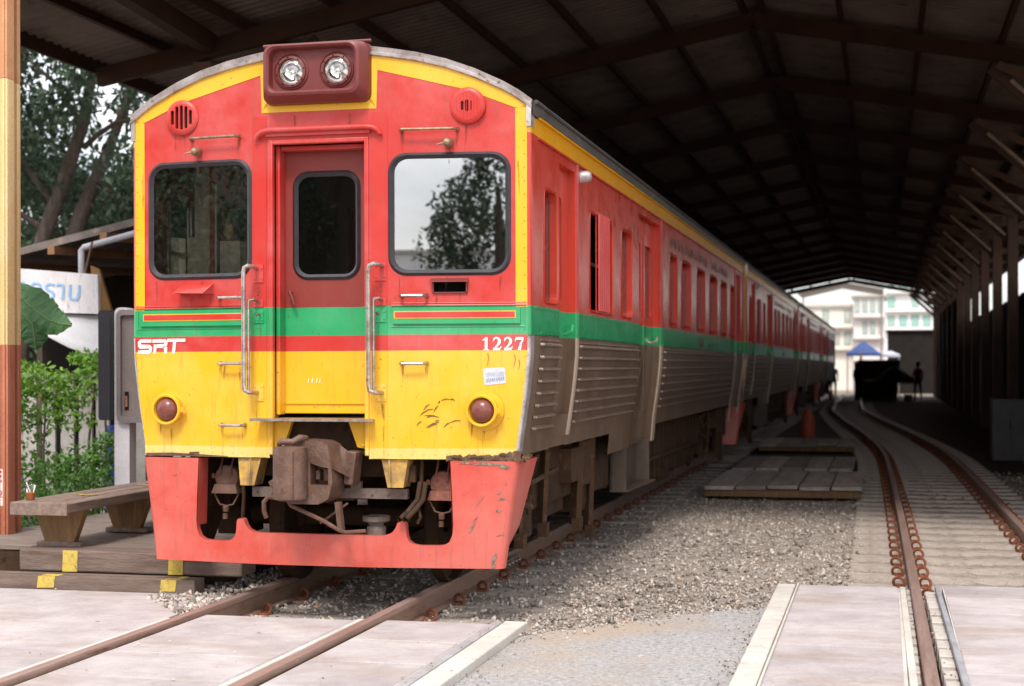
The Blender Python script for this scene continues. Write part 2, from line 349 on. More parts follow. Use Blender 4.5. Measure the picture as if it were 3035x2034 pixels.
# =================================================================== RAILCAR
HW = 1.274; CARL = 14.4; DX = .315
FY = lambda x: .1247*max(0.0, abs(x)-DX)
def PF(off=0.0): return lambda x, z: (x, FY(x)-off, z)
ARC = [(0,3.312),(.2,3.302),(.35,3.285),(.46,3.270),(.6,3.247),(.78,3.203),(.95,3.142),(1.12,3.062),(1.2,3.015),(1.285,2.952)]
def arcz(x):
    x = abs(x)
    for (a,b),(c,d) in zip(ARC, ARC[1:]):
        if x <= c: return b+(d-b)*(x-a)/(c-a)
    return ARC[-1][1]
TUCK = [(.842,.076),(.93,.070),(1.02,.056),(1.11,.042),(1.21,.028),(1.31,.016),(1.39,.008),(1.46,.002),(1.571,0)]
def tuck(z):
    if z >= 1.571: return 0
    if z < .842: return .076+(.842-z)*.10
    for (a,b),(c,d) in zip(TUCK, TUCK[1:]):
        if z <= c: return b+(d-b)*(z-a)/(c-a)
WIN_Z = (1.79, 2.475)
SIDE_WIN = [(.50,.87),(2.02,2.95),(3.38,3.90),(6.23,6.80),(7.16,7.93),(8.50,9.30),(9.80,10.65),(11.10,11.90),(12.38,12.95)]
DOORS = [(.95,1.47,.05,1.06),(4.28,5.52,.06,.70),(13.2,13.95,.06,.80)]      # y0, y1, depth, foot
def sidefn(s, off=0.0): return lambda y, z: (s*(HW-tuck(z)+off), y, z)
def make_railcar():
    root = thing('railcar', 'leading red, green and yellow diesel railcar with twin headlights numbered 1227 beside the gravel', 'train')
    # ---- front end
    b = MB()
    for s in (-1, 1):
        arc = [(s*x, arcz(x)-.004) for x in (1.255,1.12,.95,.78,.6,.46,DX)]
        outer = [(s*DX,.842),(s*1.185,.842),(s*1.188,.93),(s*1.20,1.02),(s*1.215,1.11),(s*1.228,1.21),(s*1.24,1.31),(s*1.252,1.46),(s*1.255,1.571)] + arc
        hole = [(s*u, v) for u, v in rrect(.442,1.150,1.937,2.646,.10,6)]
        holes = [hole] + ([[(.705,1.83),(.895,1.83),(.895,1.888),(.705,1.888)]] if s > 0 else [])
        b.sheet(outer, holes, PF()); b.wall(hole, PF(), PF(-.05))
        b.add([(s*DX,0,.842),(s*DX,.03,.842),(s*DX,.03,2.74),(s*DX,0,2.74)], [(0,1,2,3)])
        b.wall([(s*DX,.842),(s*1.185,.842)], PF(), PF(-.05), shut=False)
    b.sheet([(-DX,2.74),(DX,2.74)]+[(x, arcz(x)-.004) for x in (DX,.2,0,-.2,-DX)], [], PF())
    fp = part(b, 'front_panel', m_front, root)
    # recess frame and door
    b = MB(); rec = [(-DX,.845),(DX,.845),(DX,2.742),(-DX,2.742)]; ins = [(-.30,.845),(.30,.845),(.30,2.73),(-.30,2.73)]
    b.wall([(-DX,.845),(-DX,2.742),(DX,2.742),(DX,.845)], PF(), lambda x,z:(x,.15,z), shut=False)
    for s in (-1, 1):
        b.box(min(s*.318,s*.290), max(s*.318,s*.290), -.012, .03, .86, 2.755); b.box(min(s*.300,s*.272), max(s*.300,s*.272), .06, .151, 1.10, 2.73)
    b.box(-.318,.318,-.010,.03,2.728,2.756); b.box(-.27,.27,.07,.15,2.70,2.728)
    part(b, 'door_frame', m_front, root, bevel=.006)
    b = MB(); do = [(-.30,1.105),(.30,1.105),(.30,2.735),(-.30,2.735)]; dh = rrect(-.205,.198,1.935,2.565,.085,6)
    b.slab(do, [dh], lambda x,z:(x,.15,z), lambda x,z:(x,.185,z)); b.box(-.27,.27,.135,.150,1.11,1.125); b.box(-.27,.27,.140,.151,1.165,1.172)
    door = part(b, 'door', m_door, root)
    b = MB(); b.ring(rrect(-.222,.215,1.918,2.582,.10,6), dh, lambda x,z:(x,.148,z), lambda x,z:(x,.132,z)); i2 = rrect(-.187,.180,1.953,2.547,.07,6)
    b.ring(dh, i2, lambda x,z:(x,.132,z), lambda x,z:(x,.156,z)); part(b, 'window_gasket', m_rubber, door, smooth=True)
    b = MB(); b.sheet(dh, [], lambda x,z:(x,.158,z)); part(b, 'window_pane', m_glass2, door)
    b = MB(); b.tube([(-.225,.13,1.842),(-.225,.10,1.842),(-.205,.095,1.80),(-.195,.10,1.765)], [.011,.012,.011,.009], 8); part(b, 'door_handle', m_mar, door, smooth=True)
    b = MB(); g = lambda x,z:(x,.147,z)
    for k, x in enumerate((-.125,-.10,-.07,-.05)): b.ribbon([(x,1.292),(x+.004,1.318)], .006, g)
    part(b, 'painted_mark', m_white, door)
    # gutter over the door
    b = MB(); b.tube([(-.395,-.012,2.765),(-.380,-.020,2.785),(-.352,-.028,2.803),(-.31,-.03,2.812),(.30,-.03,2.812),(.352,-.028,2.806),(.378,-.02,2.79),(.392,-.012,2.768)], .016, 10)
    b.box(-.33,.33,-.022,.0,2.776,2.806); part(b, 'rain_gutter', m_red, root, smooth=True)
    # windscreens
    for s in (-1, 1):
        fr = thing('windscreen', None, None); fr.parent = root
        b = MB(); mk = lambda *a: [(s*u, v) for u, v in rrect(*a, 6)]
        A = mk(.432,1.160,1.927,2.656,.11); B_ = mk(.448,1.144,1.943,2.640,.098); C_ = mk(.468,1.124,1.963,2.620,.082)
        b.ring(A, B_, PF(.001), PF(.016)); b.ring(B_, C_, PF(.016), PF(-.008)); part(b, 'window_gasket', m_rubber, fr, smooth=True)
        b = MB(); b.sheet(B_, [], PF(-.009)); part(b, 'window_pane', m_glass, fr)
        b = MB(); b.lathe([(.0,-.085),(.018,-.08),(.026,-.06),(.028,-.03),(.022,0)], (s*.80, FY(.8), 2.706), 'y', 12); b.tube([(s*.80,FY(.8)-.06,2.704),(s*.80-.06,FY(.8)-.075,2.692)], [.010,.004], 6)
        part(b, 'wiper_spindle', m_brass, fr, smooth=True)
    # yellow edge lining, red lining inside the raised green panel
    b = MB(); q = PF(.0025)
    for s in (-1, 1):
        b.sheet([(s*1.186,1.739),(s*1.254,1.739),(s*1.254,2.925),(s*1.186,2.908)], [], q)
        xs = [1.254,1.18,1.12,1.0,.9,.78,.6,.46,.372]; lo = lambda x: 3.150-(x-.372)*.2426 if x < .9 else 3.022-(x-.9)*.389
        up = [(s*x, arcz(x)-.052) for x in xs]; dn = [(s*x, max(lo(x), 2.90) if x < 1.2 else 2.912) for x in xs]
        for i in range(len(xs)-1): b.add([q(*up[i]),q(*up[i+1]),q(*dn[i+1]),q(*dn[i])], [(0,1,2,3)])
        b.sheet([(s*.325,2.965),(s*.363,2.922),(s*.371,3.16),(s*.372,3.235),(s*.325,3.24)], [], q)
    b.sheet([(-.363,2.922),(-DX,2.922),(-DX,2.975),(-.34,2.975)], [], q); b.sheet([(.363,2.922),(DX,2.922),(DX,2.975),(.34,2.975)], [], q); b.sheet([(-DX,2.922),(DX,2.922),(DX,2.975),(-DX,2.975)], [], q)
    part(b, 'yellow_lining', m_yel, root)
    for s in (-1, 1):
        b = MB(); b.slab([(s*.462,1.643),(s*1.215,1.643),(s*1.215,1.740),(s*.462,1.740)], [], PF(.016), PF(-.001)); fl = part(b, 'raised_panel', m_grn, root, bevel=.006)
        b = MB(); b.sheet([(s*.470,1.674),(s*1.190,1.674),(s*1.190,1.718),(s*.470,1.718)], [], PF(.0185)); part(b, 'yellow_outline', m_yel, fl)
        b = MB(); b.sheet([(s*.477,1.680),(s*1.184,1.680),(s*1.184,1.712),(s*.477,1.712)], [], PF(.0205)); part(b, 'red_stripe', m_red, fl)
    # roof rim at the front
    b = MB(); xs = [-1.285,-1.2,-1.12,-.95,-.78,-.6,-.46,-.35,-.2,0,.2,.35,.46,.6,.78,.95,1.12,1.2,1.285]
    for x0, x1 in zip(xs, xs[1:]):
        for (da, oa), (db, ob) in (((-.052,.001),(-.046,.020)),((-.046,.020),(-.030,.022)),((-.030,.022),(-.024,.004)),((-.024,.004),(.004,.012)),((.004,.012),(.006,-.06))):
            b.add([PF(oa)(x0,arcz(x0)+da),PF(oa)(x1,arcz(x1)+da),PF(ob)(x1,arcz(x1)+db),PF(ob)(x0,arcz(x0)+db)], [(0,1,2,3)])
    for s in (-1, 1): b.slab([(s*1.252,2.80),(s*1.278,2.80),(s*1.283,2.955),(s*1.252,2.94)], [], PF(.012), PF(-.08))
    part(b, 'roof_rim', m_trim, root, smooth=True)
    # headlight housing
    hb = MB()
    def rr3(x0,x1,z0,z1,r,y): return [(u, y, v) for u, v in rrect(x0,x1,z0,z1,r,5)]
    loops = [rr3(-.338,.338,2.958,3.318,.05,.02), rr3(-.330,.330,2.965,3.314,.05,-.05), rr3(-.300,.300,3.000,3.306,.06,-.125), rr3(-.282,.282,3.014,3.294,.055,-.132), rr3(-.268,.268,3.028,3.282,.05,-.118), rr3(-.262,.262,3.036,3.276,.05,-.070)]
    for la, lb in zip(loops, loops[1:]):
        n = len(la); hb.add(la+lb, [(i,(i+1)%n,n+(i+1)%n,n+i) for i in range(n)])
    hb.sheet(rrect(-.262,.262,3.036,3.276,.05,5), [circ(-.143,3.147,.079,24), circ(.143,3.147,.079,24)], lambda x,z:(x,-.070,z))
    hb.tube([(-.34,-.02,3.318),(.34,-.02,3.322)], .010, 8)
    house = part(hb, 'headlight_housing', m_mar, root, smooth=True)
    for s in (-1, 1):
        l = thing('headlight', None, None); l.parent = house
        b = MB(); o = (s*.143, 0, 3.147)
        b.lathe([(.108,-.068),(.108,-.078),(.102,-.082),(.100,-.076),(.096,-.076),(.094,-.086),(.080,-.090),(.077,-.080),(.077,-.060)], o, 'y', 32); part(b, 'bezel', m_mar, l, smooth=True)
        b = MB(); b.lathe([(.079,-.066),(.072,-.045),(.06,-.028),(.04,-.012),(.018,-.004),(.0,-.003)], o, 'y', 32); b.lathe([(.0,-.062),(.012,-.058),(.017,-.045),(.014,-.02),(.010,-.004)], o, 'y', 14); part(b, 'reflector', m_mirror, l, smooth=True)
        b = MB(); b.lathe([(.079,-.072),(.06,-.084),(.035,-.091),(.0,-.093)], o, 'y', 28); part(b, 'lamp_lens', m_lampglass, l, smooth=True)
        b = MB()
        for k in range(8): a = k*math.pi/4+.2; b.lathe([(.0,-.093),(.004,-.092),(.005,-.088)], (o[0]+.087*math.cos(a), 0, o[2]+.087*math.sin(a)), 'y', 6)
        part(b, 'screw', m_dark, l)
    # round vents
    for s in (-1, 1):
        v = MB(); o = (s*.908, FY(.908), 2.925); pr = [(.108,.002),(.108,-.018),(.098,-.028),(.082,-.030)]; v.lathe(pr, o, 'y', 32)
        holes = []; n = 5 if s < 0 else 3; half = .074 if s < 0 else .034; pitch = .030 if s < 0 else .026
        for k in range(n):
            cx = (k-(n-1)/2)*pitch; hh = math.sqrt(max(1e-4, half**2-cx**2*(1 if s < 0 else .6))); w = .010 if s < 0 else (.010 if k < 2 else .003)
            holes.append([(o[0]+u, o[2]+t) for u, t in rrect(cx-w, cx+w, -hh, hh, min(w*.7,.006), 2)])
        v.sheet(circ(o[0], o[2], .083, 32), holes, lambda x,z:(x, o[1]-.030, z))
        for h in holes: v.wall(h, lambda x,z:(x,o[1]-.030,z), lambda x,z:(x,o[1]-.012,z))
        if s > 0:
            for k in range(7): x = o[0]+(k-3)*.021; hh = math.sqrt(.078**2-((k-3)*.021)**2); v.tube([(x,o[1]-.030,o[2]-hh),(x,o[1]-.030,o[2]+hh)], .0022, 5)
        vo = part(v, 'round_vent', m_red, root, smooth=True)
        b = MB(); b.sheet(circ(o[0], o[2], .083, 20), [], lambda x,z:(x, o[1]-.011, z)); part(b, 'vent_mesh', m_dark, vo)
    # hand rails over the windows, steps up the front, door grab rails
    def bar_handle(x0, x1, z, off, r, mat, name='grab_handle'):
        b = MB(); f = PF(off); g = PF(0); d = .012*(1 if x1 > x0 else -1)
        b.tube([g(x0,z),PF(off*.7)(x0,z),f(x0+d,z),f(x1-d,z),PF(off*.7)(x1,z),g(x1,z)], r, 8)
        for x in (x0, x1): b.lathe([(.016,-.004),(.016,0)], g(x,z), 'y', 10); 
        part(b, name, mat, root, smooth=True)
    for s in (-1, 1): bar_handle(s*.515, s*.845, 2.787, .055, .009, m_brass, 'hand_rail')
    for x0, x1, z in ((-.652,-.498,1.811),(-.648,-.486,1.411),(-.640,-.480,1.037),(.515,.662,1.808),(.515,.662,1.408)): bar_handle(x0, x1, z, .055, .0095, m_steel)
    for s in (-1, 1):
        b = MB(); xr = s*.352 if s > 0 else -.440; xp = s*.396; yo = -.10
        if s > 0: xr = .345
        b.tube([(xp,.0,1.988),(xp,yo*.8,1.992),(xp-(xp-xr)*.35,yo,1.995),(xr+(xp-xr)*.12,yo,1.985),(xr,yo,1.955),(xr,yo,1.285),(xr+(xp-xr)*.12,yo,1.25),(xp-(xp-xr)*.3,yo,1.238),(xp,yo*.8,1.236),(xp,0,1.236)], .0135, 10)
        x2 = xr+(xp-xr)*.5
        b.tube([(xp,.0,1.79),(xp,yo*.6,1.795),(x2,yo*.8,1.79),(x2,yo*.8,1.775),(x2,yo*.8,1.25)], .0095, 8)
        part(b, 'door_rail', m_steel, root, smooth=True)
        b = MB()
        for z0, z1, m_ in ((1.90,2.01,0),(1.752,1.80,0),(1.655,1.735,1),(1.185,1.288,2)): b.slab([(s*.352,z0),(s*.420,z0),(s*.420,z1),(s*.352,z1)], [], PF(.010), PF(-.001))
        for z in (1.20,1.27,1.672,1.716,1.92,1.985):
            for x in (.362,.41): b.lathe([(.0,-.017),(.005,-.015),(.006,-.009)], (s*x,FY(x),z), 'y', 6)
        part(b, 'bracket_plate', m_front, root, bevel=.002)
        b = MB()
        for k in range(9): b.tube([(s*.385+.012*math.sin(k*2.1),-.016-.004*(k%2),1.885-k*.014),(s*.385+.012*math.sin(k*2.1+1.2),-.018,1.877-k*.014)], .004, 5)
        b.tube([(s*.372,-.012,1.70),(s*.372,-.03,1.71),(s*.39,-.03,1.70)], .006, 6); part(b, 'chain', m_rust, root)
    # visor, slot
    b = MB(); b.add([PF(0)(-.925,1.896),PF(0)(-.700,1.898),PF(.06)(-.690,1.882),PF(.085)(-.735,1.838),PF(.085)(-.945,1.842),PF(0)(-.93,1.838),PF(0)(-.69,1.838)], [(0,1,2,3,4),(0,4,5),(1,6,3,2)])
    part(b, 'visor_flap', m_red, root)
    b = MB(); b.wall([(.705,1.83),(.895,1.83),(.895,1.888),(.705,1.888)], PF(), PF(-.08)); b.sheet([(.705,1.83),(.895,1.83),(.895,1.888),(.705,1.888)], [], PF(-.08)); sl_ = part(b, 'ventilation_slot', m_dark, root)
    b = MB()
    for z0,z1 in ((1.822,1.830),(1.888,1.896)): b.slab([(.697,z0),(.903,z0),(.903,z1),(.697,z1)], [], PF(.012), PF(-.02))
    for x0,x1 in ((.697,.705),(.895,.903)): b.slab([(x0,1.822),(x1,1.822),(x1,1.896),(x0,1.896)], [], PF(.012), PF(-.02))
    b.add([PF(.0)(.69,1.912),PF(.0)(.91,1.912),PF(.04)(.915,1.888),PF(.04)(.685,1.888)], [(0,1,2,3)]); part(b, 'slot_frame', m_mar, sl_)
    b = MB()
    for s in (-1, 1): b.slab([(s*.334,.845),(s*.428,.845),(s*.428,2.90),(s*.334,2.90)], [], PF(.003), PF(-.001))
    part(b, 'edge_strip', m_door if 0 else paint('strip_paint', FRONT, fade=.18, dirt=.5, rough=.36), root, bevel=.001)
    for s in (-1, 1):
        b = MB(); b.tube([PF(.003)(s*.45,1.752),PF(.003)(s*1.25,1.752)], .006, 6); b.tube([PF(.001)(s*.45,1.765),PF(.001)(s*1.25,1.765)], .004, 6); b.tube([PF(.001)(s*1.238,1.62),PF(.001)(s*1.238,1.75)], .004, 6); b.tube([PF(.001)(s*.45,1.626),PF(.001)(s*1.238,1.626)], .004, 6); part(b, 'moulding', m_front, root)
    b = MB()
    for s in (-1, 1):
        for k in range(24): z = .90+k*.079; b.lathe([(.0,-.0045),(.0035,-.004),(.005,0)], (s*(1.238 if z > 1.3 else 1.225-(1.3-z)*.09), FY(1.235), z), 'y', 6)
        for k in range(12): x = .36+k*.07; b.lathe([(.0,-.0045),(.0035,-.004),(.005,0)], (s*x, FY(x), .872), 'y', 6)
    WHOLE.add('rivet'); part(b, 'rivet', m_front, root)
    b = MB(); rs = random.Random(77); g = PF(.0045)
    spots = [(s*x, z, l) for s in (-1,1) for x, z, l in ((.52,2.77,.11),(.84,2.77,.09),(.80,2.68,.10),(.52,1.39,.13),(.655,1.39,.10),(1.0,1.04,.13),(.93,1.05,.09),(1.07,1.06,.08),(.40,1.17,.22),(.375,1.64,.10),(.90,2.81,.12),(.97,2.83,.08),(.50,1.92,.13),(.78,1.92,.09),(1.10,1.92,.12),(.60,1.79,.05),(1.2,2.6,.2))]+[(.72,1.82,.13),(.86,1.82,.11),(-.85,1.82,.07),(-.72,1.82,.08),(-.66,1.02,.10),(-.50,1.02,.08),(-.62,1.40,.08),(.2,2.90,.13),(-.15,2.90,.09),(-.3,2.88,.12)]
    for x, z, l in spots:
        w = rs.uniform(.006,.020); l *= rs.uniform(.7,1.5); dx = rs.uniform(-.006,.006)
        b.ribbon([(x,z),(x+dx,z-l*.45),(x+dx*1.6,z-l)], [w,w*.7,w*.15], g)
    part(b, 'rust_streak', m_stain, root)
    # tail lamps
    for s in (-1, 1):
        o = (s*1.0, FY(1.0), 1.130); b = MB(); b.lathe([(.088,.004),(.088,-.05),(.094,-.058),(.096,-.075),(.090,-.082),(.080,-.080),(.074,-.06),(.070,-.05)], o, 'y', 32)
        b.lathe([(.12,.002),(.118,-.005),(.086,-.008)], o, 'y', 28)
        b.obox((s*1.0+.100, o[1]-.055, 1.13), (.022,.03,.03)); b.tube([(s*1.0+.11,o[1]-.055,1.105),(s*1.0+.11,o[1]-.055,1.155)], .006, 6)
        l = part(b, 'tail_lamp', m_yel, root, smooth=True)
        b = MB(); b.lathe([(.074,-.052),(.064,-.078),(.045,-.094),(.022,-.102),(.0,-.104)], o, 'y', 28); part(b, 'lamp_lens', m_lens, l, smooth=True)
    # lettering and the sticker
    b = MB(); q = PF(.003); w = .022; sl2 = lambda x, z: q(x+(z-1.52)*.10, z)
    b.ribbon([(-1.142,1.553),(-1.222,1.553),(-1.228,1.545),(-1.228,1.526),(-1.220,1.518),(-1.152,1.518),(-1.144,1.510),(-1.144,1.492),(-1.152,1.484),(-1.232,1.484)], .021, sl2)
    b.ribbon([(-1.135,1.553),(-1.045,1.553),(-1.037,1.545),(-1.037,1.530),(-1.046,1.521),(-1.112,1.521)], .021, sl2); b.ribbon([(-1.112,1.532),(-1.112,1.474)], .021, sl2); b.ribbon([(-1.056,1.521),(-1.036,1.508),(-1.033,1.474)], .021, sl2)
    b.ribbon([(-1.030,1.556),(-.900,1.556)], .019, sl2); b.ribbon([(-.975,1.556),(-.978,1.474)], .022, sl2)
    part(b, 'white_lettering', m_white, root)
    b = MB()
    def dig(ch, x):
        z0, h = 1.484, .078; f = lambda u, v: q(x+u, z0+v)
        if ch == '1':
            b.ribbon([(.030,.002),(.030,h)], .017, f); b.ribbon([(.012,.003),(.048,.003)], .006, f); b.ribbon([(.030,h-.004),(.020,h-.012),(.008,h-.018)], [.012,.008,.004], f)
        if ch == '2':
            b.ribbon([(.006,h-.024),(.010,h-.010),(.022,h-.003),(.034,h-.006),(.042,h-.018),(.041,h-.032),(.032,h-.046),(.016,.016),(.006,.006)], [.005,.009,.010,.012,.017,.017,.013,.008,.006], f)
            b.ribbon([(.004,.008),(.046,.008)], .016, f); b.ribbon([(.046,.010),(.053,.026)], [.010,.003], f)
        if ch == '7':
            b.ribbon([(.006,h-.008),(.052,h-.008)], .016, f); b.ribbon([(.006,h-.010),(.002,h-.026)], [.008,.003], f); b.ribbon([(.050,h-.010),(.036,h-.038),(.026,.001)], [.008,.012,.019], f)
    for k, ch in enumerate('1227'): dig(ch, .982+k*.066)
    part(b, 'white_lettering', m_white, root)
    b = MB(); b.sheet([(.992,1.372),(1.000,1.378),(1.108,1.386),(1.122,1.380),(1.128,1.296),(1.120,1.290),(1.012,1.279),(1.002,1.284)], [], PF(.003)); st = part(b, 'paper_sticker', M('sticker_paper', (.56,.57,.62), (.50,.50,.55), 20, .6), root)
    b = MB(); g = PF(.0045)
    for k in range(17):
        x = 1.012+k*.0065; b.ribbon([(x,1.291+.0009*k+.004*(k%3)),(x+.003*(k%2),1.317+.0007*k)], .0028, g)
        b.ribbon([(x,1.330),(x,1.352+.0006*k)], .0016, g)
    part(b, 'printed_text', M('blue_ink', (.10,.15,.34), (.22,.27,.42), 60, .7), st)
    b = MB(); g = PF(.003); rs = random.Random(3)
    for p0, p1 in (((.640,1.132),(.678,1.168)),((.636,1.117),(.70,1.140)),((.645,1.100),(.735,1.090)),((.66,1.088),(.70,1.096)),((.655,1.030),(.735,1.062)),((.665,1.026),(.72,1.050)),((.60,1.040),(.63,1.066)),((.745,1.189),(.80,1.196)),((.80,1.196),(.826,1.188)),((.70,1.12),(.73,1.16)),((.76,1.03),(.80,1.06)),((.80,1.06),(.86,1.07)),((.62,1.10),(.66,1.125)),((.71,1.062),(.735,1.07)),((.74,1.185),(.73,1.17))):
        mid = ((p0[0]+p1[0])/2, (p0[1]+p1[1])/2+.006); b.ribbon([p0,mid,p1], [.003,.008,.003], g)
    part(b, 'scuff_mark', M('black_scuff', (.09,.06,.04), (.25,.17,.05), 40, .8), root)
    b = MB(); g = PF(.003)
    for x, z0, z1 in ((1.022,1.39,1.468),(1.18,1.39,1.46),(1.205,1.37,1.43)): b.ribbon([(x,z1),(x+.004,(z0+z1)/2),(x-.006,z0)], [.006,.004,.002], g)
    part(b, 'paint_drip', m_red, root)
    # torn lower corner, rusty
    b = MB(); rs = random.Random(5); n = 26; x0, x1 = .775, 1.215
    top = [(x0+(x1-x0)*i/n, .858+.020*(i/n)+rs.uniform(-.008,.010)+(.022 if i > 19 else 0)*(i-19)/7) for i in range(n+1)]; bot = [(x0+(x1-x0)*i/n, .838-.010*rs.random()) for i in range(n+1)]
    for i in range(n):
        o1, o2 = .004+.006*rs.random(), .004+.006*rs.random()
        b.add([PF(.004)(*top[i]),PF(.004)(*top[i+1]),PF(o2)(top[i+1][0],(top[i+1][1]+bot[i+1][1])/2),PF(o1)(top[i][0],(top[i][1]+bot[i][1])/2),PF(.010)(*bot[i+1]),PF(.010)(*bot[i])], [(0,1,2,3),(3,2,4,5)])
    for k in range(5):
        x = rs.uniform(.80,1.20); z = rs.uniform(.838,.872); b.tube([PF(.012)(x,z),PF(.022)(x+rs.uniform(.02,.07),z+rs.uniform(-.008,.012))], [.005,.002], 5)
    for k in range(4): b.obox((rs.uniform(1.19,1.24), rs.uniform(.09,.24), rs.uniform(.835,.875)), (.05,.07,.012), Matrix.Rotation(rs.uniform(-.6,.6),3,'X')@Matrix.Rotation(rs.uniform(-.5,.5),3,'Y'))
    part(b, 'torn_panel_edge', M('torn_rust', (.075,.045,.03), (.16,.09,.055), 18, .85, .8, 0, (.26,.20,.16), 50), root)
    b = MB(); b.ribbon([(-1.18,.850),(-1.0,.853),(-.80,.850),(-.60,.846)], [.014,.020,.012,.003], PF(.003)); b.ribbon([(-.87,.862),(-.80,.866)], .012, PF(.004)); part(b, 'rust_stain', m_rust, root)
    # corner pillars
    for s in (-1, 1):
        plan = [(1.255,.1172),(1.266,.122),(1.273,.134),(1.274,.150),(1.274,.215)]
        zs = [.862,.93,1.02,1.11,1.21,1.31,1.39,1.46,1.571]; zs2 = [1.571,1.739,2.2,2.752,2.868,2.95]
        for zz, nm, mt in ((zs,'corner_trim',m_trim),(zs2,'corner_pillar',m_side)):
            vs = [(s*(x-tuck(z)*(1.0 if i else .98)-(.0 if i else 0)), y-(.004 if nm == 'corner_trim' and i < 3 else 0), z) for z in zz for i, (x,y) in enumerate(plan)]; k = len(plan)
            b = MB().add(vs, [(a*k+i,a*k+i+1,(a+1)*k+i+1,(a+1)*k+i) for a in range(len(zz)-1) for i in range(k-1)]); part(b, nm, mt, root, smooth=True)
    # ---- sides
    for s in (-1, 1):
        f = sidefn(s); b = MB()
        wins = [rrect(a,c,WIN_Z[0],WIN_Z[1],.06,4) for a,c in SIDE_WIN]; drs = []
        edges = [.215]+[e for d in DOORS for e in d[:2]]+[CARL]
        for a, c in zip(edges[::2], edges[1::2]):
            hs = [w for w in wins if a < w[0][0] < c]; b.sheet([(a,1.571),(c,1.571),(c,2.868),(a,2.868)], hs, f)
        for w in wins: b.wall(w, f, sidefn(s,-.05))
        for y0, y1, dep, foot in DOORS:
            b.sheet([(y0,2.69),(y1,2.69),(y1,2.868),(y0,2.868)], [], f)
            g = sidefn(s,-dep); b.wall([(y0,1.571),(y0,2.69),(y1,2.69),(y1,1.571)], f, g, shut=False)
        for z in (1.745,): b.box(min(s*1.27,s*1.279), max(s*1.27,s*1.279), .215, .94, z-.012, z+.002); b.box(min(s*1.27,s*1.279), max(s*1.27,s*1.279), 1.6, 4.2, z-.012, z+.002); b.box(min(s*1.27,s*1.279), max(s*1.27,s*1.279), 5.7, 13.1, z-.012, z+.002)
        for y0,y1 in ((.40,.93),(1.60,4.2),(5.75,13.1)):
            b.box(min(s*1.268,s*1.281), max(s*1.268,s*1.281), y0,y1,1.585,1.60); 
        side = part(b, 'side_panel', m_side, root)
        # window surround lips, panes
        for i, (a, c) in enumerate(SIDE_WIN):
            w = MB(); o1 = rrect(a-.022,c+.022,WIN_Z[0]-.022,WIN_Z[1]+.022,.07,4); i1 = rrect(a,c,*WIN_Z,.055,4)
            w.ring(o1, rrect(a-.008,c+.008,WIN_Z[0]-.008,WIN_Z[1]+.008,.062,4), sidefn(s,.001), sidefn(s,.005)); w.ring(rrect(a-.008,c+.008,WIN_Z[0]-.008,WIN_Z[1]+.008,.062,4), i1, sidefn(s,.005), sidefn(s,-.004))
            win = part(w, 'window', m_side, root, smooth=True)
            w = MB(); w.sheet(i1, [], sidefn(s,-.045))
            if i != 1: part(w, 'window_pane', m_glass2, win)
            w = MB(); ym = a+(c-a)*.5
            for z0, z1 in ((2.12,2.145),): w.box(min(s*1.212,s*1.222), max(s*1.212,s*1.222), a+.01, c-.01, z0, z1)
            for y in (a+.015, c-.03): w.box(min(s*1.212,s*1.222), max(s*1.212,s*1.222), y, y+.016, WIN_Z[0]+.02, WIN_Z[1]-.02)
            part(w, 'window_bar', m_trim, win)
            if i == 1:
                w = MB(); ys = np.linspace(a+.26, a+.72, 49); xo = [.012+.014*(math.sin(t*2*math.pi*6) > 0) for t in np.linspace(0,1,49)]
                for j in range(48): w.add([(s*(HW+xo[j]),ys[j],1.79),(s*(HW+xo[j+1]),ys[j+1],1.79),(s*(HW+xo[j+1]),ys[j+1],2.49),(s*(HW+xo[j]),ys[j],2.49)], [(0,1,2,3)])
                w.box(min(s*1.268,s*1.284), max(s*1.268,s*1.284), a+.25, a+.73, 1.775, 1.79); w.box(min(s*1.268,s*1.284), max(s*1.268,s*1.284), a+.25, a+.73, 2.49, 2.505); w.box(min(s*1.268,s*1.276),max(s*1.268,s*1.276),a+.25,a+.262,1.79,2.49); w.box(min(s*1.268,s*1.276),max(s*1.268,s*1.276),a+.72,a+.73,1.79,2.49)
                part(w, 'ribbed_shutter', m_red, win)
        # doors
        for k, (y0, y1, dep, foot) in enumerate(DOORS):
            d = MB(); g = sidefn(s,-dep); leaves = [(y0,y1)] if k != 1 else [(y0,(y0+y1)/2),((y0+y1)/2,y1)]; wl = []
            for (l0, l1) in leaves:
                hw = rrect(l0+.12, l1-.12, 1.83, 2.47, .04, 3) if k != 0 else rrect(l0+.05, l1-.20, 1.80, 2.50, .05, 3); wl.append(hw)
                d.sheet([(l0,1.571),(l1,1.571),(l1,2.69),(l0,2.69)], [hw], g); d.wall(hw, g, sidefn(s,-dep-.02))
            zz = [foot] + [z for z, _ in TUCK if z > foot]
            for z0, z1 in zip(zz, zz[1:]): d.add([g(y0,z0),g(y1,z0),g(y1,z1),g(y0,z1)], [(0,1,2,3)])
            for (ya, yb) in ((y0,y0),(y1,y1)):
                for z0, z1 in zip(zz, zz[1:]): d.add([f(ya,z0),g(ya,z0),g(ya,z1),f(ya,z1)], [(0,1,2,3)])
            if k == 1: d.box(min(s*(HW-dep),s*(HW-dep+.012)), max(s*(HW-dep),s*(HW-dep+.012)), (y0+y1)/2-.02, (y0+y1)/2+.02, 1.0, 2.66)
            dd = part(d, 'side_door', m_side, root)
            for hw in wl: w = MB(); w.sheet(hw, [], sidefn(s,-dep-.02)); part(w, 'window_pane', m_glass2, dd)
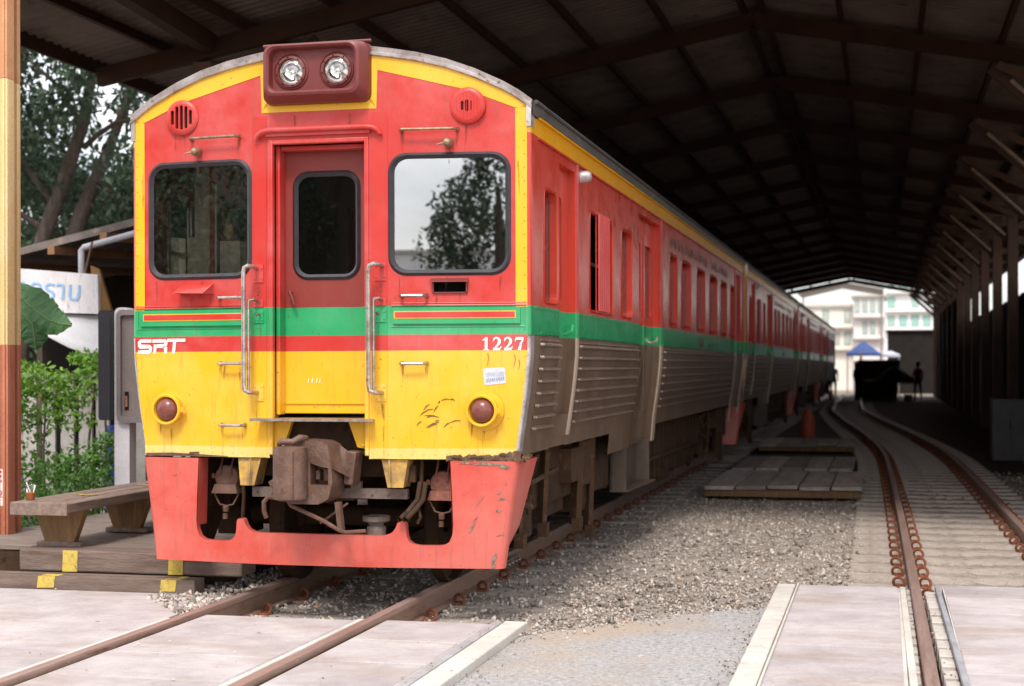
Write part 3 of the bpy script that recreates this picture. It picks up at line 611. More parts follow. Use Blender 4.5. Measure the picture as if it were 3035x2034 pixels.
            w = MB(); w.tube([sidefn(s,-dep+.002)(y1-.12,1.60),sidefn(s,-dep+.05)(y1-.12,1.62),sidefn(s,-dep+.05)(y1-.10,1.66)], .014, 8); part(w, 'door_handle', m_grn if k == 0 else m_steel, dd)
        # pillars at the doors, pale at the foot
        b = MB(); mp_ = paint('pillar_paint', [(0,(.40,.31,.24),(.50,.42,.36)),(1.571,GRN,PGRN),(1.739,RED,PINK)], fade=.6, dirt=.4) if 'pillar_paint' not in MATS else MATS['pillar_paint']
        for y0, y1, zb in ((1.475,1.535,.93),(5.52,5.66,.70),(13.0,13.12,.62),(14.25,14.4,.7)):
            zz = [zb]+[z for z,_ in TUCK if z > zb]+[2.752]
            for z0, z1 in zip(zz, zz[1:]):
                p_ = [sidefn(s,.014)(y0,z0),sidefn(s,.014)(y1,z0),sidefn(s,.014)(y1,z1),sidefn(s,.014)(y0,z1)]; p2 = [sidefn(s,-.004)(y0,z0),sidefn(s,-.004)(y1,z0),sidefn(s,-.004)(y1,z1),sidefn(s,-.004)(y0,z1)]
                b.add(p_+p2, [(0,1,2,3),(0,3,7,4),(1,2,6,5)])
        part(b, 'door_pillar', mp_, root)
        # ribbed skirt below the green band
        b = MB()
        for y0, y1, zb in ((.215,.95,.862),(1.47,3.22,.862),(3.22,4.28,.70),(5.52,13.2,.85),(13.95,14.4,.8)):
            zz = [zb]+[z for z,_ in TUCK if z > zb]
            for z0, z1 in zip(zz, zz[1:]): b.add([f(y0,z0),f(y1,z0),f(y1,z1),f(y0,z1)], [(0,1,2,3)])
            for z0, z1 in zip(zz[:1], zz[1:2]): b.add([f(y0,zb),f(y1,zb),sidefn(s,-.05)(y1,zb),sidefn(s,-.05)(y0,zb)], [(0,1,2,3)])
        zz = [.868,.93,1.02,1.07]
        for z0, z1 in zip(zz, zz[1:]): b.add([f(.95,z0),f(1.47,z0),f(1.47,z1),f(.95,z1)], [(0,1,2,3)])
        b.add([f(.95,1.07),f(1.47,1.07),sidefn(s,-.06)(1.47,1.07),sidefn(s,-.06)(.95,1.07)], [(0,1,2,3)])
        sk_o = part(b, 'skirt_panel', m_low, root, smooth=True)
        b = MB()
        for y0, y1 in ((.37,.93),(1.60,4.20),(5.78,12.95)):
            for z in (1.520,1.444,1.371,1.297,1.224,1.150,1.080,1.011):
                p0 = sidefn(s,.002)(y0,z); p1 = sidefn(s,.002)(y1,z); q0, q1, q2 = .024, .014, -.010; b.add([(p0[0],y0,z+q1),(p0[0]+s*q0,y0,z+.004),(p0[0]+s*q0,y0,z-.004),(p0[0],y0,z+q2),(p1[0],y1,z+q1),(p1[0]+s*q0,y1,z+.004),(p1[0]+s*q0,y1,z-.004),(p1[0],y1,z+q2)], [(0,4,5,1),(1,5,6,2),(2,6,7,3),(0,1,2,3),(4,7,6,5)])
                b.lathe([(.0,.032),(.010,.028),(.012,.004)] if s > 0 else [(.0,-.032),(.010,-.028),(.012,-.004)], (p0[0],y0,z), 'x', 6)
            b.box(min(s*1.266,s*1.280), max(s*1.266,s*1.280), y0,y1,1.545,1.556)
        part(b, 'skirt_rib', m_rib, sk_o)
        b = MB(); x = s*1.285; b.lathe([(.0,.075),(.028,.068),(.040,.045),(.040,.015),(.046,0)] if s > 0 else [(.0,-.075),(.028,-.068),(.040,-.045),(.040,-.015),(.046,0)], (s*HW,1.70,2.69), 'x', 16); part(b, 'door_lamp', m_trim, root, smooth=True)
        b = MB()
        for y0,y1 in ((.3,14.3),): b.box(min(s*1.268,s*1.288), max(s*1.268,s*1.288), y0,y1,2.745,2.758); b.box(min(s*1.268,s*1.296), max(s*1.268,s*1.296), y0,y1,2.866,2.880)
        part(b, 'cantrail', m_side, root)
    # worn grey lettering over the windows and the faded crest on the green band
    b = MB(); rs = random.Random(9); g = sidefn(1,.0025)
    for k in range(34):
        y = 6.3+k*.17+rs.uniform(-.04,.04)
        if 19 < k < 22: continue
        for j in range(3): b.ribbon([(y+rs.uniform(-.05,.05),2.54+rs.uniform(0,.05)),(y+rs.uniform(-.05,.05),2.60+rs.uniform(0,.07))], rs.uniform(.02,.05), g)
    for k in range(26):
        a = rs.uniform(0,6.28); r_ = rs.uniform(0,.10); b.ribbon([(8.9+r_*2.4*math.cos(a),1.62+r_*math.sin(a)*.8),(9.0+r_*2.4*math.cos(a),1.65+r_*math.sin(a)*.7)], .035, g)
    for k in range(10): y = 9.7+k*.12; b.ribbon([(y,1.62),(y+.05,1.66)], .02, g)
    part(b, 'faded_lettering', M('faded_grey_paint', (.30,.24,.20), (.20,.10,.07), 9, .7), root)
    # ---- roof, ends, floor
    b = MB(); xs = [-1.290]+[-x for x,_ in ARC[::-1]]+[x for x,_ in ARC[1:]]+[1.290]; ys = [None, .6, 3, 6, 9, 12, CARL]
    for i in range(len(xs)-1):
        za = arcz(xs[i]) if abs(xs[i]) < 1.288 else 2.868; zb = arcz(xs[i+1]) if abs(xs[i+1]) < 1.288 else 2.868
        for j in range(len(ys)-1):
            ya = FY(xs[i])-.01 if ys[j] is None else ys[j]; yb = FY(xs[i+1])-.01 if ys[j] is None else ys[j]
            b.add([(xs[i],ya,za),(xs[i+1],yb,zb),(xs[i+1],ys[j+1],zb),(xs[i],ys[j+1],za)], [(0,1,2,3)])
    for s in (-1, 1): b.tube([(s*1.29,.2,2.955),(s*1.29,CARL,2.955)], .013, 6)
    for y in (2.4, 5.6, 8.8, 12.0): b.lathe([(.22,0),(.22,.10),(.17,.16),(.0,.18)], (0,y,3.29), 'z', 18)
    part(b, 'roof', m_roof, root, smooth=True)
    b = MB(); b.sheet([(-HW,.85),(HW,.85),(HW,2.868)]+[(x,arcz(x)) for x in (1.2,.95,.6,0,-.6,-.95,-1.2)]+[(-HW,2.868)], [[(-.35,1.1),(.35,1.1),(.35,2.7),(-.35,2.7)]], lambda x,z:(x,CARL,z)); part(b, 'end_wall', m_side, root)
    b = MB()
    for k in range(6): y = CARL+.02+k*.075; b.box(-.52,.52,y,y+.05,1.0,2.78); b.box(-.48,.48,y+.05,y+.075,1.03,2.75)
    part(b, 'gangway_bellows', m_dark, root)
    b = MB(); b.box(-1.15,1.15,.17,CARL-.02,.98,1.05); b.box(-1.16,-.35,1.52,1.56,1.05,2.86); b.box(.35,1.16,1.52,1.56,1.05,2.86); b.box(-.35,.35,1.52,1.56,2.5,2.86); b.box(-1.1,-.5,.30,.52,1.05,1.80); b.box(.5,1.1,.30,.52,1.05,1.80)
    for y in range(3, 14): b.box(-1.15,-.45,y+.1,y+.2,1.05,1.75); b.box(.45,1.15,y+.1,y+.2,1.05,1.75)
    part(b, 'interior', M('interior_brown', (.09,.075,.06), (.06,.05,.04), 3, .8), root)
    b = MB(); b.box(-1.09,-.985,.62,.70,1.05,2.70); b.box(-.86,-.72,.50,.62,1.72,2.20); b.box(-1.20,-1.105,.75,.85,1.95,2.25); b.box(.02,.10,.9,.98,1.05,2.7); part(b, 'cab_locker', M('cab_beige', (.78,.70,.54), (.68,.60,.45), 5, .6), root, bevel=.006)
    b = MB(); b.box(-.983,-.955,.62,.70,1.05,2.70); part(b, 'cab_stripe', m_red, root)
    b = MB(); b.sheet([(-.850,1.965),(-.790,1.965),(-.790,2.02),(-.850,2.02)], [], lambda x,z:(x,.496,z)); b.tube([(-.93,.6,1.8),(-.93,.6,2.6)], .008, 6); part(b, 'paper_note', m_white, root)
    b = MB(); b.slab([(-.80,2.20),(-.762,2.25),(-.775,2.29),(-.785,2.32),(-.80,2.35),(-.815,2.32),(-.825,2.29),(-.838,2.25)], [], lambda x,z:(x,.50,z), lambda x,z:(x,.51,z)); part(b, 'arrow_plate', M('dull_gold', (.42,.31,.13), (.33,.24,.10), 9, .5), root)
    # ---- under the doorway
    b = MB(); b.slab([(-.405,-.10),(.365,-.10),(.33,.14),(-.33,.14)], [], lambda x,y:(x,y,1.066), lambda x,y:(x,y,1.082)); part(b, 'step_plate', m_steel, root, bevel=.003)
    b = MB()
    for s in (-1, 1): b.add([(s*.30,.02,.90),(s*.30,.02,1.06),(s*.18,.02,1.06),(s*.235,.02,.91),(s*.30,.06,.90),(s*.30,.06,1.06),(s*.18,.06,1.06),(s*.235,.06,.91)], [(0,1,2,3),(4,5,6,7),(2,3,7,6),(3,0,4,7)]); b.lathe([(.0,.01),(.012,.012),(.014,.02)], (s*.272,0,.925), 'y', 8)
    part(b, 'step_bracket', m_yel, root)
    b = MB(); b.box(-.31,.31,.10,.16,.885,1.06); b.box(-.31,.31,.04,.10,.868,.892); part(b, 'buffer_beam', m_under, root)
    mb_ = M('sooty_yellow', (.62,.36,.05), (.14,.09,.06), 7, .6, .3, 0, (.33,.26,.22), 40)
    for s in (-1, 1):
        b = MB(); b.slab([(s*.383,.838),(s*.540,.838),(s*.518,.672),(s*.424,.672)], [], lambda x,z:(x,FY(x)+.02-(.838-z)*.10,z), lambda x,z:(x,FY(x)+.14,z)); b.tube([(s*.44,.0,.835),(s*.446,-.008,.675)], .006, 6); part(b, 'lamp_bracket', mb_, root, bevel=.004)
    # ---- cowcatcher
    half = [(.315,.2),(1.085,.2),(1.105,.35),(1.165,.832),(.802,.832),(.812,.62),(.818,.45),(.812,.395),(.795,.355),(.765,.337),(.73,.332),(.615,.332),(.575,.340),(.550,.362),(.541,.392),(.536,.455),(.528,.468),(.50,.472),(.487,.465),(.476,.435),(.455,.408),(.42,.392),(.385,.388),(.315,.388)]
    b = MB(); fo = lambda x,z: (x, FY(x)-.012, z); fi = lambda x,z: (x, FY(x)+.038, z)
    for s in (-1, 1): b.slab([(s*x,z) for x,z in half], [], fo, fi)
    b.slab([(-.315,.2),(.315,.2),(.315,.388),(-.315,.388)], [], fo, fi)
    for s in (-1, 1):
        prof = [(0.0,0.0,0,0),(.016,.008,.014,.008),(.029,.022,.024,.020),(.037,.045,.028,.040),(.040,.075,.028,.065),(.050,.46,-.045,.30)]; vs = []
        for dx, dy, ex, ey in prof: vs += [(s*(1.165+dx), FY(1.165)-.012+dy, .832), (s*(1.105+dx*.7+ex*.4), FY(1.105)-.012+(dy+ey)/2, .42), (s*(1.085+ex), FY(1.085)-.012+ey, .2+(.035 if dy > .3 else 0))]
        b.add(vs, [(3*i+j,3*i+3+j,3*i+4+j,3*i+1+j) for i in range(len(prof)-1) for j in range(2)])
        b.add([(s*.80,FY(.8)-.01,.83),(s*.80,FY(.8)+.13,.83),(s*.812,FY(.8)+.13,.42),(s*.812,FY(.8)-.01,.42)], [(0,1,2,3)])
    part(b, 'cowcatcher', m_cow, root, smooth=True)
    b = MB(); rs = random.Random(4)
    for x, z, l, a, w in ((.93,.44,.075,1.1,.014),(.95,.49,.05,.9,.006),(1.105,.61,.05,.25,.014),(1.09,.645,.03,.7,.009),(1.085,.54,.03,.2,.018),(1.10,.40,.06,.4,.006),(1.06,.26,.075,1.25,.022),(1.055,.215,.035,.9,.022),(.98,.60,.10,.95,.004),(1.13,.70,.02,.8,.006),(.90,.82,.10,.05,.012),(1.02,.815,.15,.02,.020),(1.12,.80,.07,-.1,.028)):
        c, d = math.cos(a)*l/2, math.sin(a)*l/2; b.ribbon([(x-c,z-d),(x-c*.3,z-d*.3+.004),(x+c*.4,z+d*.4-.003),(x+c,z+d)], [w*.3,w,w*.8,w*.2], PF(.0155))
    part(b, 'chipped_paint', M('bare_chips', (.30,.25,.20), (.12,.075,.05), 40, .7), root)
    # ---- coupler
    cp = thing('coupler', None, None, (0,0,0)); cp.parent = root; y0 = -.30
    b = MB(); b.lathe([(.0,.315),(.082,.315),(.095,.308),(.098,.29),(.100,.04),(.096,.01),(.07,0),(.0,0)], (-.075,y0+.02,.612), 'z', 26); b.add([(-.17,y0+.03,.63),(-.17,y0+.20,.63),(.0,y0+.20,.63),(-.02,y0-.07,.63),(-.17,y0+.03,.90),(-.17,y0+.20,.90),(.0,y0+.20,.90),(-.02,y0-.07,.90)], [(0,1,2,3),(4,7,6,5),(0,4,5,1),(2,6,7,3),(3,7,4,0)])
    part(b, 'knuckle', m_coup, cp, smooth=True)
    b = MB(); prof = [(-.175,.70),(-.165,.86),(-.125,.935),(-.03,.962),(.09,.955),(.140,.93),(.165,.80),(.172,.72),(.145,.62),(.08,.588),(-.09,.588),(-.15,.63)]
    b.slab(prof, [[(.035,.70),(.145,.70),(.145,.80),(.115,.805),(.075,.815),(.035,.83)]], lambda x,z:(x,y0+.06,z), lambda x,z:(x,y0+.30,z)); b.sheet([(.03,.69),(.15,.69),(.15,.84),(.03,.84)], [], lambda x,z:(x,y0+.18,z))
    b.obox((.055,y0+.15,.755),(.03,.05,.06)); b.obox((.105,y0+.16,.755),(.035,.05,.08))
    b.add([(.140,y0+.06,.93),(.165,y0+.06,.80),(.18,y0+.20,.80),(.16,y0+.22,.93),(.215,y0+.25,.88),(.23,y0+.27,.72)], [(0,1,2,3),(1,5,4,2),(2,4,3)])
    b.obox((.215,y0+.30,.79),(.06,.14,.20), Matrix.Rotation(.12,3,'Y')); b.obox((-.22,y0+.20,.71),(.10,.06,.05), Matrix.Rotation(-.55,3,'Y')); b.obox((-.215,y0+.25,.87),(.09,.06,.04), Matrix.Rotation(.45,3,'Y'))
    b.tube([(-.15,y0+.03,.94),(-.11,y0+.0,.957),(-.06,y0+.02,.953),(-.02,y0+.04,.975),(.0,y0+.10,.972)], [.018,.022,.020,.024,.018], 8)
    part(b, 'coupler_head', m_coup, cp, bevel=.012)
    b = MB(); b.box(-.09,.09,y0+.28,.8,.66,.86); b.box(-.17,.17,.14,.2,.58,.93); part(b, 'shank', m_under, cp)
    b = MB(); b.tube([(-.16,y0+.18,.61),(-.10,y0+.10,.575),(.10,y0+.10,.49),(.20,y0+.10,.435),(.235,y0+.10,.425),(.36,y0+.10,.435)], .0125, 8); b.bar((.185,y0+.12,.60),(.205,y0+.12,.43), .045, .03); b.bar((.23,y0+.16,.59),(.06,y0+.16,.47), .012, .012); b.tube([(-.19,y0+.10,.62),(-.235,y0+.08,.625),(-.262,y0+.08,.595),(-.265,y0+.09,.54),(-.255,y0+.1,.50)], .014, 8); part(b, 'uncoupling_lever', m_rust, cp)
    # ---- pipes, discs, hoses behind the cowcatcher
    b = MB(); b.box(-.47,.52,.10,.14,.598,.658); b.box(.17,.23,.09,.13,.655,.70)
    for x in (-.44,-.34,.30,.40,.49): b.lathe([(.0,-.012),(.007,-.010),(.009,0)], (x,.10,.625), 'y', 6)
    part(b, 'cross_beam', M('grimy_steel', (.19,.145,.125), (.125,.09,.072), 8, .6, .3, .2, (.24,.17,.13), 40), root)
    for s in (-1, 1):
        x = s*.675 if s < 0 else .715; z = .695 if s < 0 else .675; b = MB(); y = .20
        b.lathe([(.0,-.03),(.04,-.028),(.075,-.02),(.082,0),(.082,.04),(.05,.12)], (x,y,z+.01), 'y', 24)
        b.slab([(x-.085,z-.085),(x+.085,z-.085),(x+.07,z-.03),(x-.07,z-.03)], [], lambda u,v:(u,y-.035-(z-v)*.25,v), lambda u,v:(u,y+.03,v)); b.obox((x-.09,y,z+.02),(.02,.03,.03)); b.obox((x+.09,y,z+.02),(.02,.03,.03))
        for dx in (-.035,.035): b.tube([(x+dx,y-.035,z+.03),(x+dx,y-.03,z+.07),(x+dx,y,z+.115),(x+dx,y+.02,z+.16)], .0065, 6)
        part(b, 'brake_disc_cover', M('flaked_pink_iron', (.27,.10,.075), (.13,.065,.045), 16, .7, .5, 0, (.38,.15,.12), 40) if s > 0 else m_rust, root, smooth=True)
        b = MB(); b.tube([(x-.08,y-.02,z-.09),(x-.045,y-.02,z-.155),(x,y-.02,z-.165),(x+.045,y-.02,z-.155),(x+.08,y-.02,z-.09)], .006, 6); b.lathe([(.018,0),(.02,.03),(.014,.036)], (x-.005,y-.02,z-.20), 'z', 10); b.lathe([(.016,0),(.016,.035)], (x-.008,y-.02,z-.245), 'z', 10); part(b, 'hanger_wire', m_rust, root)
    b = MB()
    for dx in (0,.035): b.tube([(.60+dx,.10,.70),(.595+dx,.06,.60),(.56+dx,.0,.54),(.52+dx,-.03,.495)], .015, 8); b.lathe([(.018,0),(.018,-.02)], (.52+dx,-.02,.49), 'y', 8)
    b.tube([(.60,.14,.84),(.60,.12,.62)], .012, 8); b.tube([(.625,.08,.62),(.60,.05,.56),(.62,.04,.50),(.60,.04,.46)], .010, 6); b.obox((.545,.12,.75),(.05,.04,.10)); b.tube([(.53,.1,.80),(.50,.08,.77),(.51,.08,.72)], .005, 6); b.tube([(-.56,.15,.84),(-.55,.16,.60),(-.58,.2,.42)], .012, 8)
    part(b, 'brake_hose', m_under, root)
    b = MB(); b.lathe([(.0,0),(.06,.0),(.06,.05),(.045,.06),(.05,.075),(.085,.085),(.085,.115),(.0,.12)], (.26,.30,.36), 'z', 14); part(b, 'hose_coupling', M('pale_casting', (.30,.25,.22), (.21,.165,.14), 9, .7), root, smooth=True)
    # ---- bogies and gear below the floor
    for yc in (2.0, 11.9):
        bg_ = thing('bogie', None, None, (0,0,0)); bg_.parent = root
        for dy in (-.98, .98):
            b = MB()
            for s in (-1, 1): b.lathe([(.0,s*.46),(.09,s*.46),(.10,s*.50),(.34,s*.505),(.36,s*.495),(.405,s*.495),(.405,s*.56),(.43,s*.562),(.445,s*.59) if 0 else (.43,s*.49),(.405,s*.47),(.36,s*.47)], (0,yc+dy,.405), 'x', 30)
            b.tube([(-.95,yc+dy,.405),(.95,yc+dy,.405)], .07, 12); part(b, 'wheelset', m_under, bg_, smooth=True)
        b = MB()
        for s in (-1, 1):
            b.box(min(s*.86,s*.98), max(s*.86,s*.98), yc-1.35,yc+1.35,.46,.62); b.box(min(s*.84,s*1.0), max(s*.84,s*1.0), yc-.40,yc+.40,.34,.72)
            for dy in (-.98,.98): b.box(min(s*.84,s*1.04),max(s*.84,s*1.04),yc+dy-.16,yc+dy+.16,.28,.54); b.lathe([(.0,s*1.05),(.09,s*1.05),(.11,s*1.03)], (0,yc+dy,.405), 'x', 14)
            b.slab([(yc-1.75,.80),(yc-1.15,.80),(yc-1.30,.42),(yc-1.55,.16),(yc-1.62,.18)], [], lambda y,z: (s*.93,y,z), lambda y,z: (s*.97,y,z))
        b.box(-.9,.9,yc-.22,yc+.22,.5,.72); part(b, 'bogie_frame', m_under, bg_, bevel=.01)
        b = MB()
        for s in (-1, 1):
            b.box(min(s*.90,s*1.03),max(s*.90,s*1.03),yc-.75,yc+.95,.44,.86); b.box(min(s*.90,s*1.05),max(s*.90,s*1.05),yc-1.55,yc-.95,.50,.86); b.box(min(s*.90,s*1.06),max(s*.90,s*1.06),yc+1.2,yc+2.0,.40,.86)
        part(b, 'side_plate', m_under, bg_, bevel=.012)
        b = MB()
        for s in (-1, 1):
            for dy, z0, z1, w in ((.55,.22,.86,.07),(1.05,.12,.90,.06),(-.62,.30,.84,.05),(-1.3,.30,.80,.035)): b.bar((s*1.06,yc+dy,z0),(s*1.08,yc+dy+.03,z1), w, w*.8); b.obox((s*1.075,yc+dy-.01,z0),(.06,.10,.09))
            b.bar((s*1.06,yc-1.3,.62),(s*1.08,yc-.2,.68), .02, .03); b.bar((s*1.07,yc-1.5,.76),(s*1.09,yc-.9,.80), .03, .04); b.tube([(s*1.08,yc-1.5,.74),(s*1.12,yc-1.35,.60),(s*1.1,yc-1.2,.46),(s*1.08,yc-1.05,.56)], .012, 6); b.tube([(s*1.08,yc-1.45,.55),(s*1.12,yc-1.2,.50)], .02, 6)
            b.box(min(s*1.0,s*1.12),max(s*1.0,s*1.12),yc+.1,yc+.5,.56,.80); b.box(min(s*1.0,s*1.1),max(s*1.0,s*1.1),yc+.62,yc+.98,.50,.83)
        part(b, 'brake_rigging', M('dusty_brown_iron', (.085,.047,.026), (.055,.031,.018), 7, .85, .4, 0, (.14,.09,.06), 40), bg_)
    b = MB(); rs = random.Random(12); b.box(-.55,.55,.2,14.2,.72,.97)
    for y0, y1, z0, xw in ((4.1,5.5,.36,1.02),(5.9,6.7,.30,1.05),(6.85,7.6,.22,1.08),(7.75,8.1,.40,1.02),(8.2,9.4,.26,1.08),(9.55,10.1,.36,1.03),(13.3,13.9,.32,1.0)):
        for s in (-1, 1): b.box(min(s*.6,s*xw),max(s*.6,s*xw),y0,y1,z0,.86)
    for s in (-1, 1):
        for y in np.arange(5.8, 10.2, .31): b.box(min(s*1.06,s*1.10),max(s*1.06,s*1.10),y,y+.06+.05*rs.random(),.28+.1*rs.random(),.86)
        b.tube([(s*1.1,5.8,.5),(s*1.1,10.0,.48)], .03, 8)
    part(b, 'underfloor_gear', m_under, root, bevel=.01)
    b = MB()
    for s in (-1, 1): b.slab([(4.10,1.05),(5.45,1.05),(5.50,1.24),(4.10,1.20)], [], lambda y,x: (s*x,y,.335), lambda y,x: (s*x,y,.350)); b.box(min(s*1.05,s*1.07),max(s*1.05,s*1.07),4.1,5.45,.35,.70); b.box(min(s*1.05,s*1.19),max(s*1.05,s*1.19),4.10,4.13,.35,.72); b.box(min(s*1.05,s*1.19),max(s*1.05,s*1.19),5.40,5.43,.35,.72)
    part(b, 'door_step', M('worn_step', (.085,.058,.042), (.12,.09,.07), 6, .6, .2, .2), root)
    return root
car = make_railcar()
car_labels = ['second coach of the train, coupled behind the leading railcar, its lower red corner plate showing', 'third coach of the train, halfway down the shed with pale reflections on its side', 'last coach of the train, smallest, at the bright far end of the shed']
for i in range(3):
    c = copy_tree(car); c.location = (0, 14.95*(i+1), 0); c['label'] = car_labels[i]
    c['group'] = 'coaches of the train'
    for o in list(c.children):
        if o.name.split('.')[0] in ('white_lettering', 'paper_sticker', 'scuff_mark', 'paint_drip', 'torn_panel_edge', 'chipped_paint', 'rust_streak'):
            for k in list(o.children): bpy.data.objects.remove(k)
            bpy.data.objects.remove(o)
car['group'] = 'coaches of the train'
# =================================================================== GROUND
def struct(name, b, mats, **k): return tag(b.build(name, mats, **k), kind='structure')
b = MB(); b.box(-300,300,-300,300,-1.2,-.215); struct('ground', b, m_earth)
def bumpsheet(x0,x1,y0,y1,z,step,amp,seed):
    nx = max(2,int((x1-x0)/step)); ny = max(2,int((y1-y0)/step)); r_ = np.random.default_rng(seed)
    zz = z+amp*(r_.random((ny+1,nx+1))-.5); b = MB()
    vs = [(x0+(x1-x0)*i/nx, y0+(y1-y0)*j/ny, float(zz[j,i])) for j in range(ny+1) for i in range(nx+1)]
    return b.add(vs, [(j*(nx+1)+i, j*(nx+1)+i+1, (j+1)*(nx+1)+i+1, (j+1)*(nx+1)+i) for j in range(ny) for i in range(nx)])
bd = bumpsheet(-2.2, 5.6, -.58, 14, -.153, .07, .024, 2); struct('ballast_bed', bd, m_bed)
bd2 = bumpsheet(-2.2, 6.5, 13.9, 74, -.158, .35, .03, 3); struct('ballast_bed', bd2, M('shaded_ballast', (.11,.085,.07), (.065,.05,.042), 5, .95, 1.0, 0, (.15,.12,.10), 40, bscale=24))  # same ballast under the roof, shed shade put into a darker colour
# crossing panels
rs = random.Random(21); JY = [-.610,-1.172,-1.758,-2.340,-2.92,-3.50,-4.09,-4.67,-5.25,-5.84,-6.4,-7.0]
b = MB(); b.box(-.455,.435,-7.6,-.612,-.14,-.0175); b.box(.605,1.19,-7.6,-.56,-.14,-.0175); struct('pavement_joint', b, m_concw)
b = MB()
for y1, y0 in zip(JY, JY[1:]):
    b.box(-.450,.430,y0+.008,y1-.004,-.10,-.0125-.003*rs.random())
    b.box(.610,1.185,y0+.008,y1-.004+(.05 if y1 > -.62 else 0),-.10,-.0125-.003*rs.random())
struct('pavement', b, m_conc, bevel=.004)
b = MB(); b.box(-9,-.655,-1.752,.18,-.16,-.026); b.box(-9,-.655,-8,-1.760,-.16,-.024); struct('pavement', b, m_conc, bevel=.003)
b = MB(); b.bar((-.612,-8,-.045),(-.602,-.72,-.045),.085,.05); b.bar((.455,-8,-.03),(.472,-.60,-.03),.035,.05); struct('pavement_edge', b, m_concw, bevel=.004)
b = MB(); b.bar((.428,-8,-.030),(.448,-.63,-.030),.030,.046); b.box(1.192,1.250,-8,-.50,-.10,-.013); struct('steel_edging', b, m_steelgrey, bevel=.004)
b = MB(); b.box(1.256,1.385,-3.0,-.46,-.14,-.012); b.box(1.256,1.385,-8,-3.01,-.14,-.012); struct('kerb', b, m_concw, bevel=.006)
# asphalt strip with a ragged edge
b = MB(); yy = [-.36+1.10*(x-1.39)+.08*rs.uniform(-1,1) for x in np.linspace(1.39,2.62,16)]; xx = np.linspace(1.388,2.615,16)
for i in range(15): b.add([(xx[i],-8,-.055),(xx[i+1],-8,-.055),(xx[i+1],yy[i+1]-.25,-.058),(xx[i],yy[i]-.25,-.058),(xx[i+1],yy[i+1],-.150),(xx[i],yy[i],-.150)], [(0,1,2,3),(3,2,4,5)])
struct('road', b, m_asph)
b = MB(); b.box(2.622,2.738,-.30,1.34,-.14,-.010); b.box(2.622,2.738,-2.15,-.305,-.14,-.010); b.box(2.622,2.738,-8,-2.155,-.14,-.010); struct('kerb', b, m_concw, bevel=.006)
T2J = [1.345,.40,-.852,-1.62,-2.4,-3.2,-4,-5,-6,-7]
b = MB(); b.box(2.745,3.39,-7.6,1.342,-.14,-.0175); b.box(3.645,7.5,-7.6,1.50,-.14,-.0175); struct('pavement_joint', b, m_concw)
b = MB()
for y1, y0 in zip([1.345,-.852,-2.4,-4,-5.5], [-.852,-2.4,-4,-5.5,-7]): b.box(2.760,3.372,y0+.006,y1-.004,-.10,-.0125)
for y1, y0 in zip([1.52,1.0,.37,-.80,-1.42,-2.1,-3,-4,-5], [1.0,.37,-.80,-1.42,-2.1,-3,-4,-5,-6]):
    b.box(3.652,5.4,y0+.007,y1-.004,-.10,-.0125-.003*rs.random()); b.box(5.41,7.4,y0+.007,y1-.004,-.10,-.0125)
struct('pavement', b, m_conc, bevel=.004)
b = MB(); b.bar((3.418,-3,-.035),(3.400,1.36,-.035),.036,.05); b.bar((2.752,-3,-.012),(2.752,1.34,-.012),.012,.02); struct('pavement_edge', b, m_concw, bevel=.003)
b = MB(); b.bar((3.648,-3,-.018),(3.612,1.40,-.018),.030,.03); struct('steel_edging', b, m_steelgrey, bevel=.003)
b = MB(); y = -2.9
while y < 1.3:
    xr = 3.575-.006*y; b.box(xr-.028,xr+.040,y,y+.19,-.13,-.045-.01*rs.random()); b.box(3.424,3.452,y+.08,y+.24,-.12,-.05); y += .262
struct('pavement_edge', b, m_concw, bevel=.006)
# =================================================================== TRACKS
def t2c(y):
    ys_ = [-12,0,3,6,10.5,17.5,21.5,25,28,33,43,60,80]; xs_ = [4.03,3.985,3.965,3.945,3.90,3.80,3.58,3.36,3.14,2.76,2.15,1.85,1.75]
    return float(np.mean([np.interp(y+d, ys_, xs_) for d in np.linspace(-2,2,9)]))
RPROF = [(-.0325,-.010),(-.028,0),(.028,0),(.0325,-.010),(.0325,-.030),(.008,-.042),(.008,-.118),(.055,-.130),(.055,-.142),(-.055,-.142),(-.055,-.130),(-.008,-.118),(-.008,-.042),(-.0325,-.030)]
def make_rail(path, parent):
    b = MB(); n = len(RPROF); vs = []
    for i, p in enumerate(path):
        a = Vector(path[max(i-1,0)]); c = Vector(path[min(i+1,len(path)-1)]); d = (c-a).normalized(); nx = Vector((d.y,-d.x,0))
        for u, w in RPROF: vs.append(Vector(p)+nx*u+Vector((0,0,w)))
    for i in range(len(path)-1):
        for k in range(n): b.add([], [])
    fs = [(i*n+k, i*n+(k+1)%n, (i+1)*n+(k+1)%n, (i+1)*n+k) for i in range(len(path)-1) for k in range(n)]
    b.v = [tuple(v) for v in vs]; b.f = fs; b.m = [1 if (q % n) in (0,1,2) else 0 for q in range(len(fs))]
    return b.build('rail', [m_rail, m_railtop], parent, smooth=True)
def clip_mesh():
    b = MB(); pts = []
    for k in range(13):
        a = R(-60+k*25); pts.append((.088+.036*math.cos(a), -.035+.006*k, -.092+.034*math.sin(a)))
    b.tube([(.045,-.05,-.115)]+pts+[(.05,.05,-.118)], .0105, 7); b.obox((.085,0,-.138),(.085,.10,.018)); b.obox((.092,.0,-.118),(.03,.05,.03)); return b
def sleeper_mesh(L):
    b = MB(); h = L/2; b.slab([(-h,-.105),(-h,.105),(-.2,.10),(.2,.10),(h,.105),(h,-.105),(.2,-.10),(-.2,-.10)], [], lambda x,y:(x,y,-.30), lambda x,y:(x*.995,y*.88,-.118 if abs(x) > .3 else -.128)); return b
